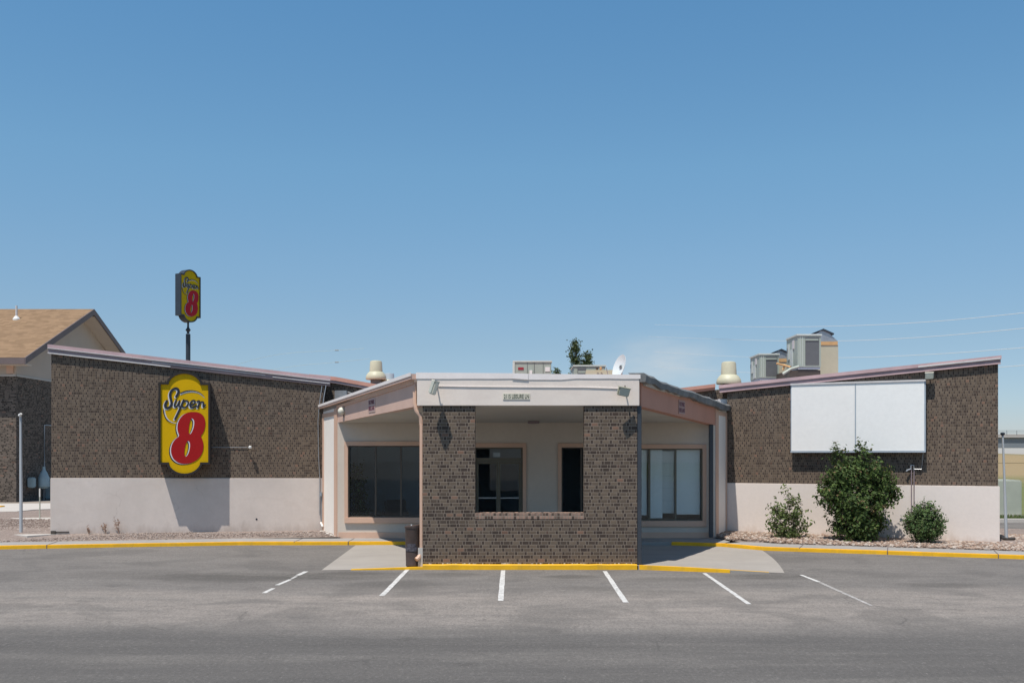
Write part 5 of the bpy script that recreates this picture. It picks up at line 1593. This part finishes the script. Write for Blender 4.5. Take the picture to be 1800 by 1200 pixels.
# bin beside the brick pillar
bc = Vector(((725-900)*20.72/F, 20.72, 0.055))
bn = thing('waste_bin', bc, 'tall round brown waste bin against the left brick pillar', 'waste bin')
MB().lathe(bc, [(0.135,0),(0.140,0.02),(0.136,0.03),(0.146,0.45),(0.152,0.78),(0.156,0.80)], 32).build('barrel', M['can'], bn, smooth=True)
lid = [(bc.x+0.165*math.cos(2*math.pi*k/32), bc.y+0.165*math.sin(2*math.pi*k/32)) for k in range(32)]
lm = MB()
bot_ = [Vector((x,y,bc.z+0.79)) for x,y in lid]
top_ = [Vector((x,y,bc.z+0.835+0.10*(x-bc.x))) for x,y in lid]
top2 = [Vector((bc.x+(x-bc.x)*0.9,bc.y+(y-bc.y)*0.9,bc.z+0.845+0.11*(x-bc.x))) for x,y in lid]
lm.add(bot_+top_+top2, [tuple(range(31,-1,-1)), tuple(range(64,96))]+[(i,(i+1)%32,(i+1)%32+32,i+32) for i in range(32)]+[(i+32,(i+1)%32+32,(i+1)%32+64,i+64) for i in range(32)])
lm.build('lid', M['can'], bn)
MB().lathe((bc.x-0.01,bc.y-0.10,bc.z+0.845), [(0.014,0),(0.016,0.012),(0.006,0.02)], 10).build('lid_stud', M['white_plastic'], bn)
stk = MB()
for i in range(12):
    a0_, a1__ = math.radians(-150+i*9), math.radians(-150+(i+1)*9)
    r0 = 0.1525
    for (z0_, z1_) in ((0.315,0.40),(0.403,0.47)):
        if z0_ > 0.40 and i in (0,1,10,11): continue
        stk.add([(bc.x+r0*math.cos(a0_),bc.y+r0*math.sin(a0_),bc.z+z0_),(bc.x+r0*math.cos(a1__),bc.y+r0*math.sin(a1__),bc.z+z0_),(bc.x+r0*math.cos(a1__),bc.y+r0*math.sin(a1__),bc.z+z1_),(bc.x+r0*math.cos(a0_),bc.y+r0*math.sin(a0_),bc.z+z1_)], [(0,1,2,3)])
stk.build('sticker', M['sticker'], bn)

# stones ---------------------------------------------------------------
ICO = None
def ico():
    global ICO
    if ICO is None:
        bm = bmesh.new(); bmesh.ops.create_icosphere(bm, subdivisions=1, radius=1)
        ICO = ([v.co.copy() for v in bm.verts], [tuple(v.index for v in f.verts) for f in bm.faces]); bm.free()
    return ICO
def pebble_field(name, mat, poly, n, smin, smax, zfn, seed, label):
    r = random.Random(seed)
    V, Fc = ico()
    xs_ = [p_[0] for p_ in poly]; ys_ = [p_[1] for p_ in poly]
    def inside(x, y):
        c_ = False; j = len(poly)-1
        for i in range(len(poly)):
            if (poly[i][1] > y) != (poly[j][1] > y) and x < (poly[j][0]-poly[i][0])*(y-poly[i][1])/(poly[j][1]-poly[i][1])+poly[i][0]: c_ = not c_
            j = i
        return c_
    vs, fs = [], []
    cnt = 0
    while cnt < n:
        x, y = r.uniform(min(xs_),max(xs_)), r.uniform(min(ys_),max(ys_))
        if not inside(x, y): continue
        s = smin+(smax-smin)*r.random()**1.8
        rot = Matrix.Rotation(r.uniform(0,6.28),3,'Z') @ Matrix.Rotation(r.uniform(-.5,.5),3,'X')
        S = Vector((s*r.uniform(0.8,1.3), s*r.uniform(0.7,1.1), s*r.uniform(0.45,0.8)))
        z = zfn(x,y) + s*0.3
        b = len(vs)
        for v in V:
            k_ = 1+r.uniform(-0.13,0.13)
            q = rot @ Vector((v.x*S.x*k_, v.y*S.y*k_, v.z*S.z*k_))
            vs.append((x+q.x, y+q.y, z+q.z))
        fs += [(a_+b,b_+b,c_+b) for a_,b_,c_ in Fc]
        cnt += 1
    me = bpy.data.meshes.new(name); me.from_pydata(vs, [], fs); me.materials.append(M[mat])
    o = bpy.data.objects.new(name, me); COL.objects.link(o)
    tag(o, kind='stuff', label=label)
    return o
def zr(x, y):
    return 0.10 + 0.06*max(0, min(1, (y-25.2)/2.5)) if x < 9 else 0.10
pebble_field('river_rocks', 'stones', [(5.62,27.3),(5.75,26.3),(6.0,26.35),(a2[1].x,a2[1].y),(a2[2].x,a2[2].y),(15.5,22.0),(16.5,27.5),(13.2,28.5),(12.45,25.55),(6.15,28.65)], 9500, 0.018, 0.055, zr, 21, 'tan and pink river rocks along the foot of the right wing')
pebble_field('gravel', 'pebbles', [(a1[1].x-1,a1[1].y-0.2),(a1[2].x,a1[2].y),(-4.75,27.3),(-5.45,29.05),(-12.7,27.3),(-14.0,34),(-18,34),(-18,24.5)], 11000, 0.010, 0.026, lambda x,y: 0.088+(0.06 if x>-9 else 0.09)*max(0,min(1,(y-26.0)/1.8)), 22, 'fine brown gravel along the foot of the left wing')

# dry weeds on the left
def weed(px, h, lean, label, seed):
    r = random.Random(seed)
    b = LPX(px, 936, 0.15); b.z = 0.15
    m = MB()
    for i in range(5):
        L = h*r.uniform(0.5,1.0); an = lean+r.uniform(-0.25,0.25)
        tip = b+Vector((L*math.sin(an), r.uniform(-.05,.05), L*math.cos(an)))
        mid = b.lerp(tip,0.5)+Vector((r.uniform(-.02,.02),0,0))
        m.tube([b,mid,tip],[0.006,0.005,0.003],5)
        for k in range(7):
            q = b.lerp(tip, 0.4+0.6*r.random()); e = q+Vector((r.uniform(-.05,.05),r.uniform(-.04,.04),r.uniform(0,.06)))
            m.tube([q,e],[0.004,0.009],4)
    o = m.build('dry_weed', M['weed'], base=b)
    tag(o, label, 'weed', 'dry weeds at the foot of the left wing')
weed(158, 0.30, -0.35, 'low spreading dry weed, leftmost against the stucco base', 1)
weed(187, 0.34, -0.40, 'leaning dry weed between two others by the stucco base', 2)
weed(209, 0.52, -0.22, 'tallest thin dry weed against the left stucco base', 3)
# green sprouts near bush
def sprout(px, py, seed, label):
    b = G(px,py,0.15); m = MB(); r = random.Random(seed)
    for i in range(14):
        a_ = r.uniform(0,6.28); L = r.uniform(0.08,0.2)
        tip = b+Vector((math.cos(a_)*L*0.4,math.sin(a_)*L*0.4,L)); s_v = Vector((-math.sin(a_),math.cos(a_),0))*0.012
        m.add([b+s_v, b-s_v, tip], [(0,1,2)])
    o = m.build('sprout', M['leaf_mid'], base=b, recalc=False)
    tag(o, label, 'plant')
sprout(1561, 948, 3, 'tiny green weed in the rocks right of the largest shrub')

# ------------------------------------------------------------------ shrubs
def shrub(name, base, blobs, nleaf, lsz, mat, label, cat, grp, seed, stems, gap=(3.4, 0.16)):
    r = random.Random(seed)
    t = thing(name, base, label, cat, grp)
    vols = [b_[3]*b_[4]*b_[5] if len(b_) > 5 else b_[3]**3 for b_ in blobs]
    tot = sum(vols)
    m = MB(); sm = MB()
    vs, fs = [], []
    # twig clusters: leaves gather on little sprays
    for b_, v_ in zip(blobs, vols):
        cx, cy, cz_, rx, ry, rz_ = b_
        cx *= 0.95; rx *= 0.95
        k = int(nleaf*v_/tot/9)+1
        for _ in range(k):
            d_ = Vector((r.gauss(0,1), r.gauss(0,1), r.gauss(0,1))).normalized()
            rad = 0.45+0.55*r.random()**0.45
            if r.random() < 0.10: rad *= 1.07
            c_ = Vector((cx+d_.x*rx*rad, cy+d_.y*ry*rad, cz_+d_.z*rz_*rad))
            if c_.z < 0.03: c_.z = 0.03+r.random()*0.1
            gv = mnoise.noise((Vector(base)+c_)*gap[0])
            if gv > gap[1] and rad > 0.55 and c_.z > 0.25: continue
            ax = (d_+Vector((0,0,0.5))+Vector((r.gauss(0,.4),r.gauss(0,.4),r.gauss(0,.4)))).normalized()
            sm.tube([Vector(base)+Vector((cx*0.6,cy*0.6,cz_*0.8))+(c_-Vector((cx*0.6,cy*0.6,cz_*0.8)))*0.55, Vector(base)+c_-ax*lsz*0.9, Vector(base)+c_+ax*lsz*1.6], [0.006,0.004,0.002], 3, caps=False)
            for j in range(9):
                p_ = Vector(base)+c_+ax*(lsz*(j-3)*0.42)+Vector((r.gauss(0,1),r.gauss(0,1),r.gauss(-0.15,1)))*lsz*0.42
                nd = (d_*0.9+Vector((r.gauss(0,.5),r.gauss(0,.5),r.gauss(0.25,.45)))).normalized()
                lu = nd.cross(Vector((r.gauss(0,1),r.gauss(0,1),r.gauss(0,1)))).normalized()
                lv = nd.cross(lu)
                L = lsz*r.uniform(0.7,1.25); W_ = L*0.55
                n0 = len(vs)
                vs += [p_-lu*L*0.5, p_+lv*W_*0.5+nd*W_*0.12-lu*L*0.05, p_+lu*L*0.55, p_-lv*W_*0.5+nd*W_*0.12-lu*L*0.05]
                fs += [(n0,n0+1,n0+2),(n0,n0+2,n0+3)]
    m.add(vs, fs)
    m.build('foliage', M[mat], t, recalc=False)
    for (x,y,z,rr_) in stems:
        b0_ = Vector(base)+Vector((x*0.25,y*0.25,-0.03)); tp = Vector(base)+Vector((x,y,z))
        mid = b0_.lerp(tp,0.5)+Vector((r.uniform(-.05,.05),r.uniform(-.05,.05),0))
        sm.tube([b0_,mid,tp],[rr_,rr_*0.7,rr_*0.3],6)
    sm.build('stem', M['bark'], t, smooth=True)
    return t
b2 = G(1508,949,0.13)
shrub('large_shrub', b2, [(-0.02,0,0.36,0.60,0.5,0.42),(0.0,0,0.92,0.66,0.6,0.46),(-0.72,-0.02,1.22,0.30,0.34,0.40),(-0.95,0,1.25,0.12,0.16,0.24),(-0.55,0.0,1.62,0.34,0.34,0.30),(-0.58,0,2.02,0.22,0.24,0.36),(-0.25,0,1.65,0.42,0.42,0.42),
   (0.12,0,2.10,0.23,0.25,0.42),(0.25,0.0,1.75,0.34,0.36,0.36),(0.60,0,1.62,0.27,0.30,0.36),(0.68,0,1.22,0.32,0.34,0.30),(0.97,0,1.28,0.14,0.18,0.22),(0.92,0,1.02,0.12,0.16,0.12),(0.50,0,0.42,0.16,0.2,0.28),(-0.82,0,0.86,0.13,0.16,0.12)],
   19500, 0.094, 'leaf_dark', 'largest dark green shrub in front of the blank white sign', 'shrub', 'shrubs in the rock bed', 31,
   [(-0.4,0,1.7,0.022),(0.05,0,2.1,0.025),(0.25,0.1,1.8,0.02),(0.6,0,1.2,0.018),(-0.6,0,1.1,0.018),(0.0,-0.1,1.5,0.022),(0.8,0,0.9,0.014)])
b1 = G(1385,945,0.14)
shrub('small_shrub', b1, [(0,0,0.32,0.40,0.34,0.30),(-0.02,0,0.68,0.34,0.3,0.28),(0.02,0,1.05,0.15,0.15,0.22),(0.0,0,1.32,0.07,0.07,0.14),(-0.30,0,0.80,0.16,0.17,0.2),(0.32,0,0.78,0.16,0.17,0.2),(0.45,0,0.30,0.14,0.16,0.16),(-0.40,0,0.42,0.14,0.16,0.2),(0.18,0,0.98,0.10,0.12,0.12)],
   2300, 0.092, 'leaf_mid', 'sparse light green shrub left of the largest one', 'shrub', 'shrubs in the rock bed', 32,
   [(-0.3,0,0.8,0.012),(0.0,0,1.35,0.013),(0.3,0,0.8,0.012),(0.4,0,0.4,0.01),(-0.35,0,0.45,0.01)], gap=(6.0, 0.04))
b3_ = G(1626,952,0.13)
shrub('round_shrub', b3_, [(0,0,0.46,0.46,0.44,0.40),(0.05,0,0.74,0.30,0.3,0.22),(-0.25,0,0.45,0.26,0.3,0.26),(0.28,0,0.42,0.24,0.3,0.26),(0,0,0.18,0.30,0.3,0.16)],
   6000, 0.066, 'leaf_round', 'low rounded green shrub below the twin pipes', 'shrub', 'shrubs in the rock bed', 33,
   [(-0.2,0,0.5,0.012),(0.1,0,0.7,0.014),(0.2,0,0.4,0.012)], gap=(5.0, 0.35))

# trees behind the roof
def tree(base, limbs, nleaf, lsz, label, seed):
    r = random.Random(seed)
    t = thing('poplar_tree', base, label, 'tree', 'trees behind the motel')
    tr_ = MB()
    H0 = limbs[0][2]
    tr_.tube([Vector(base)+Vector((0,0,-0.1)), Vector(base)+Vector((0.1,0,H0*0.4)), Vector(base)+Vector((limbs[0][0],limbs[0][1],H0))],[0.32,0.24,0.04],8)
    for (x,y,z,w,zb) in limbs[1:]:
        tr_.tube([Vector(base)+Vector((x*0.2,y*0.2,zb*0.8)), Vector(base)+Vector((x*0.8,y,(zb+z)/2)), Vector(base)+Vector((x,y,z))],[0.14,0.09,0.03],6)
    tr_.build('trunk', M['bark'], t, smooth=True)
    vs, fs = [], []
    for li, L_ in enumerate(limbs):
        x,y,z,w,zb = L_ if len(L_) == 5 else (*L_, 3.0)
        for k in range(int(nleaf/len(limbs)/14)):
            u_ = r.random()
            zz = zb+(z-zb)*u_
            wid = w*(0.55+0.6*math.sin(math.pi*min(1,u_*0.9+0.1)))*(0.8+0.5*math.sin(u_*23+li))
            ccx = x*(0.25+0.75*u_); ccy = y*(0.3+0.7*u_)
            a_ = r.uniform(0,6.28); rad = wid*r.random()**0.5
            c_ = Vector(base)+Vector((ccx+rad*math.cos(a_), ccy+rad*math.sin(a_), zz))
            for j in range(14):
                p_ = c_+Vector((r.gauss(0,.16),r.gauss(0,.16),r.gauss(0,.18)))
                nd = Vector((r.gauss(0,1),r.gauss(0,1),r.gauss(0.4,1))).normalized()
                lu = nd.cross(Vector((r.gauss(0,1),r.gauss(0,1),r.gauss(0,1)))).normalized(); lv = nd.cross(lu)
                Ls = lsz*r.uniform(0.7,1.3); n0 = len(vs)
                vs += [p_-lu*Ls*.5, p_+lv*Ls*.35, p_+lu*Ls*.5, p_-lv*Ls*.35]; fs.append((n0,n0+1,n0+2,n0+3))
    MB().add(vs, fs).build('crown', M['leaf_tree'], t, recalc=False)
    return t
YT = 75.0
tx = (1012-900)*YT/F
tree((tx,YT,0), [(0.0,0,10.85,0.40,3.0),(0.95,0.3,10.0,0.42,3.5),(1.2,0,8.9,0.35,4.0),(-0.25,0.2,8.3,0.35,3.0)], 16000, 0.16, 'taller ragged poplar rising above the canopy roof between the two units', 41)
tx = (981-900)*YT/F
tree((tx,YT+2,0), [(0.0,0,8.9,0.30,3.0),(-0.3,0.2,8.6,0.25,3.5)], 5000, 0.15, 'small treetop at the right end of the left low rooftop unit', 42)

# ------------------------------------------------------------------ neighbour building
nb = thing('neighbour_building', (-24.9,58,0), 'two storey neighbour with tan shingle gable roof and brick walls behind the left wing', 'building')
NX = -25.2; NY0, NYR, NY1 = 50.6, 57.9, 65.3
zE, zR = 7.25, 10.85
MB().box((-75,NY0,-0.1),(NX,NY1,6.38)).build('brick_wall', M['brick_far'], nb)
MB().prism([(NX-0.0,NY0+0.0,6.383),(NX,NY1,6.383),(NX,NY1,zE-0.05),(NX,NYR,zR-0.28),(NX,NY0,zE-0.05)], (-49.8,0,0)).build('stucco_wall', M['neigh_stucco'], nb)
MB().box((-75,NY0-0.03,6.36),(NX+0.03,NY0-0.002,6.46)).build('wall_trim', M['concrete_w'], nb)
MB().box((NX+0.002,NY0-0.03,6.36),(NX+0.035,NY1,6.46)).build('wall_trim', M['concrete_w'], nb)
RX = -24.35; ev = 0.85
sl = (zR-zE)/(NYR-(NY0-ev))
th = 0.22
def slab(ya, za, yb_, zb_):
    return MB().prism([(RX,ya,za),(RX,yb_,zb_),(RX,yb_,zb_-th),(RX,ya,za-th)], (-51,0,0))
slab(NY0-ev, zE, NYR, zR).build('roof', M['shingle'], nb)
slab(NYR+0.001, zR, NY1+ev, zE).build('roof', M['shingle'], nb)
# bargeboards & eave
def barge(ya, za, yb_, zb_):
    return MB().prism([(RX+0.003,ya,za-0.02),(RX+0.003,yb_,zb_-0.02),(RX+0.003,yb_,zb_-0.36),(RX+0.003,ya,za-0.36)], (0.06,0,0))
barge(NY0-ev-0.05, zE, NYR, zR+0.02).build('bargeboard', M['flag_purple'], nb)
barge(NYR+0.001, zR+0.02, NY1+ev, zE).build('bargeboard', M['flag_purple'], nb)
MB().box((-75,NY0-ev-0.06,zE-0.34),(RX,NY0-ev-0.002,zE-0.03)).build('eave_board', M['flag_purple'], nb)
MB().box((-75,NY0-ev,zE-0.36),(RX-0.06,NY0-0.002,zE-0.30)).build('eave_soffit', M['porch_wall'], nb)
# soffit under the far rake
MB().prism([(RX-0.02,NYR+0.2,zR-0.42),(RX-0.02,NY1+ev,zE-0.30),(NX+0.002,NY1+ev,zE-0.30),(NX+0.002,NYR+0.2,zR-0.42)], (0,0,0.02)).build('rake_soffit', M['porch_wall'], nb)
MB().box((NX-0.45,NY0-0.10,6.5),(NX-0.12,NY0-0.002,7.0)).build('corner_post', M['peach'], nb)
# roof pipe
vx, vy = (29-900)*56.0/F, 56.0
vz = zE + (vy-(NY0-ev))*sl
MB().lathe((vx,vy,vz-0.1), [(0.20,0.0),(0.20,0.10),(0.09,0.26)], 14).build('pipe_boot', M['white_plastic'], nb)
MB().tube([(vx,vy,vz-0.1),(vx,vy,vz+0.75)], 0.055, 10).build('vent_pipe', M['white_metal'], nb)
# conduit on the shaded gable wall
q = lambda Y_, z_: (NX+0.05, Y_, z_)
Y76 = 25.2*1750/(900-76.5)
MB().tube([q(54.6,PY(0,747,Y76).z),q(Y76,PY(0,747,Y76).z),q(Y76,PY(0,835,Y76).z)], 0.035, 6).build('conduit', M['pole_grey'], nb)
# utility meter cluster at the gable wall
Y68 = 25.0*1750/(900-67)
um = thing('utility_meter', (NX+0.3,Y68,0), 'grey blue utility meter cluster in the shade by the neighbour wall', 'utility meter')
zz = lambda py: HC+(800-py)*Y68/F
MB().lathe((NX+0.5,Y68,zz(858)), [(0.20,0),(0.28,0.1),(0.28,0.55),(0.16,0.85),(0.09,0.95),(0.07,1.15)], 16).build('regulator', M['meter'], um, smooth=True)
MB().box((NX+0.05,Y68-0.9,zz(856)),(NX+0.35,Y68-0.5,zz(838))).build('meter_box', M['meter'], um, bevel=0.05)
MB().tube([(NX+0.5,Y68,0),(NX+0.5,Y68,zz(858))], 0.05, 8).build('riser', M['coil'], um)
MB().box((NX+0.1,53.5,0),(NX+0.5,54.1,0.9)).build('ground_box', M['meter'], um, bevel=0.03)

# ------------------------------------------------------------------ far right
tc = G(1797,907)
tf = thing('transformer_cabinet', (tc.x-1.0,tc.y+0.6,0), 'pale green utility cabinet beside the road past the right wing', 'utility cabinet')
MB().box((tc.x-2.2,tc.y,0.0),(tc.x,tc.y+1.3,1.40)).build('cabinet', M['transformer'], tf, bevel=0.05)
MB().box((tc.x-2.3,tc.y-0.1,-0.05),(tc.x+0.1,tc.y+1.4,0.03)).build('pad', M['concrete_w'], tf)
MB().box((tc.x-1.05,tc.y-0.006,0.05),(tc.x-1.03,tc.y-0.001,1.3)).build('seam', M['hvac'], tf)

br = thing('highway_bridge', (150,300,0), 'distant concrete highway overpass with railing at the right edge', 'bridge')
def bb_(y0_, y1_, z0_, z1_, name, mat, x0_=95, x1_=260):
    return MB().box((x0_,y0_,z0_),(x1_,y1_,z1_)).build(name, M[mat], br)
zb_ = lambda py: HC+(800-py)*300/F
bb_(300,312,zb_(768.5),zb_(763),'deck','bridge')
bb_(300.6,311.4,zb_(786.5),zb_(768.6),'girder','girder')
bb_(299.98,300.2,zb_(764.5),zb_(763)+0.05,'parapet','bridge')
rl = MB()
rl.box((95,299.9,zb_(757)),(260,300.0,zb_(756.2))); rl.box((95,299.9,zb_(760)),(260,300.0,zb_(759.3)))
for i in range(56): rl.box((95+i*3,299.88,zb_(763)),(95.15+i*3,300.02,zb_(756)))
rl.build('railing', M['galv'], br)
for x in (108, 135, 172, 215):
    MB().box((x,302,-0.5),(x+1.5,310,zb_(786.6))).build('pier', M['bridge'], br)

# grass verge beside the side street
gm = MB(); r = random.Random(9)
vs, fs = [], []
for i in range(9000):
    x = r.uniform(14.5, 26); y = r.uniform(35.6, 38.6) - (x-14)*0.066
    h = r.uniform(0.05,0.16); a_ = r.uniform(0,6.28)
    dx, dy = math.cos(a_)*0.014, math.sin(a_)*0.014
    n0 = len(vs)
    vs += [(x-dx,y-dy,-0.03),(x+dx,y+dy,-0.03),(x+r.uniform(-.04,.04),y+r.uniform(-.04,.04),h)]
    fs.append((n0,n0+1,n0+2))
me = bpy.data.meshes.new('verge_grass'); me.from_pydata(vs,[],fs); me.materials.append(M['leaf_mid'])
go = bpy.data.objects.new('verge_grass', me); COL.objects.link(go)
tag(go, 'short green grass on the verge before the utility cabinet', kind='stuff')

# power lines receding at X about 47
WIRES = [
 [(1150,570.5),(1330,575),(1500,573),(1650,565),(1800,550),(1900,538)],
 [(1140,591.5),(1330,598.5),(1480,600),(1640,592),(1800,577),(1900,566)],
 [(1150,618),(1310,628),(1475,629.5),(1640,623),(1800,611),(1900,602)],
 [(1150,644),(1330,656),(1480,660),(1640,653),(1760,645),(1900,634)],
]
wl_labels = ['highest power line above the rooftop units', 'second power line from the top, passing the large rooftop unit', 'third power line from the top, meeting the right end of the roof', 'lowest power line, mostly behind the right wing roof']
for wi, w in enumerate(WIRES):
    pts = []
    sp_ = smooth_pts(w, 2)
    for (px, py) in sp_:
        Y_ = (46.5+wi*0.6)*F/(px-900)
        pts.append(PY(px, py, Y_))
    o = MB().tube(pts, 0.026, 5).build('power_line', M['wire'], base=pts[-1])
    tag(o, wl_labels[wi], 'power line', 'power lines crossing the sky on the right')
# two faint far lines on the left, with their insulators
for wi, w in enumerate(([(380,652),(480,621),(592,615.5),(640,612)], [(430,658),(520,642),(592,636.5),(650,630)])):
    pts = [PY(px, py, 150) for px, py in smooth_pts(w, 2)]
    o = thing('far_power_line', pts[0], ['upper faint distant power line with insulator above the left wing', 'lower faint distant power line with insulator above the left wing'][wi], 'power line', 'faint distant power lines on the left')
    MB().tube(pts, 0.016, 5).build('wire', M['hvac'], o)
    c = PY(592, w[2][1], 150)
    MB().tube([c-Vector((0.28,0,0)), c+Vector((0.28,0,0))], 0.08, 6).build('insulator', M['coil'], o)

# ------------------------------------------------------------------ lobby furniture
def armchair(x, y, rot, label):
    t = thing('armchair', (x,y,0.12), label, 'chair', 'chairs inside the lobby')
    Mx = Matrix.Translation((x,y,0.12)) @ Matrix.Rotation(rot,4,'Z')
    MB().box((-0.30,-0.30,0.28),(0.30,0.28,0.45),Mx).build('seat', M['chair'], t, bevel=0.03)
    MB().box((-0.30,0.28,0.25),(0.30,0.40,0.95),Mx).build('backrest', M['chair'], t, bevel=0.03)
    for s in (-1,1):
        MB().box((s*0.30,-0.30,0.30),(s*0.38,0.38,0.62),Mx).build('armrest', M['chair'], t, bevel=0.02)
        for yy in (-0.26, 0.30):
            MB().tube([Mx @ Vector((s*0.27,yy,0.0)), Mx @ Vector((s*0.27,yy,0.28))], 0.02, 6).build('leg', M['dark_alu'], t)
    return t
armchair(-3.35, 28.6, 0.1, 'dark armchair behind the middle pane of the left window')
armchair(-2.2, 28.8, -0.2, 'dark armchair behind the right pane of the left window')
tb_ = thing('side_table', (-3.95,28.4,0.12), 'small dark table inside the left window', 'table')
MB().lathe((-3.95,28.4,0.12), [(0.30,0.50),(0.31,0.53)], 20).build('table_top', M['chair'], tb_)
MB().lathe((-3.95,28.4,0.12), [(0.16,0),(0.03,0.04),(0.03,0.5)], 12).build('pedestal', M['dark_alu'], tb_)
pp = shrub('potted_plant', (-4.36,28.2,0.55), [(0,0,0.75,0.22,0.22,0.5),(0.05,0,1.25,0.22,0.2,0.3),(0.1,0,0.3,0.2,0.2,0.3)], 900, 0.10, 'leaf_dark', 'tall dark potted plant at the left edge of the left window', 'plant', None, 51, [(0,0,1.3,0.015)])
MB().lathe((-4.36,28.2,0.12), [(0.14,0),(0.19,0.38),(0.20,0.42)], 16).build('pot', M['dark_alu'], pp, smooth=True)

# camera origin marker not needed; finalise
for o in scene.objects:
    if o.type == 'MESH' and not o.name.startswith('mesh'):
        pass
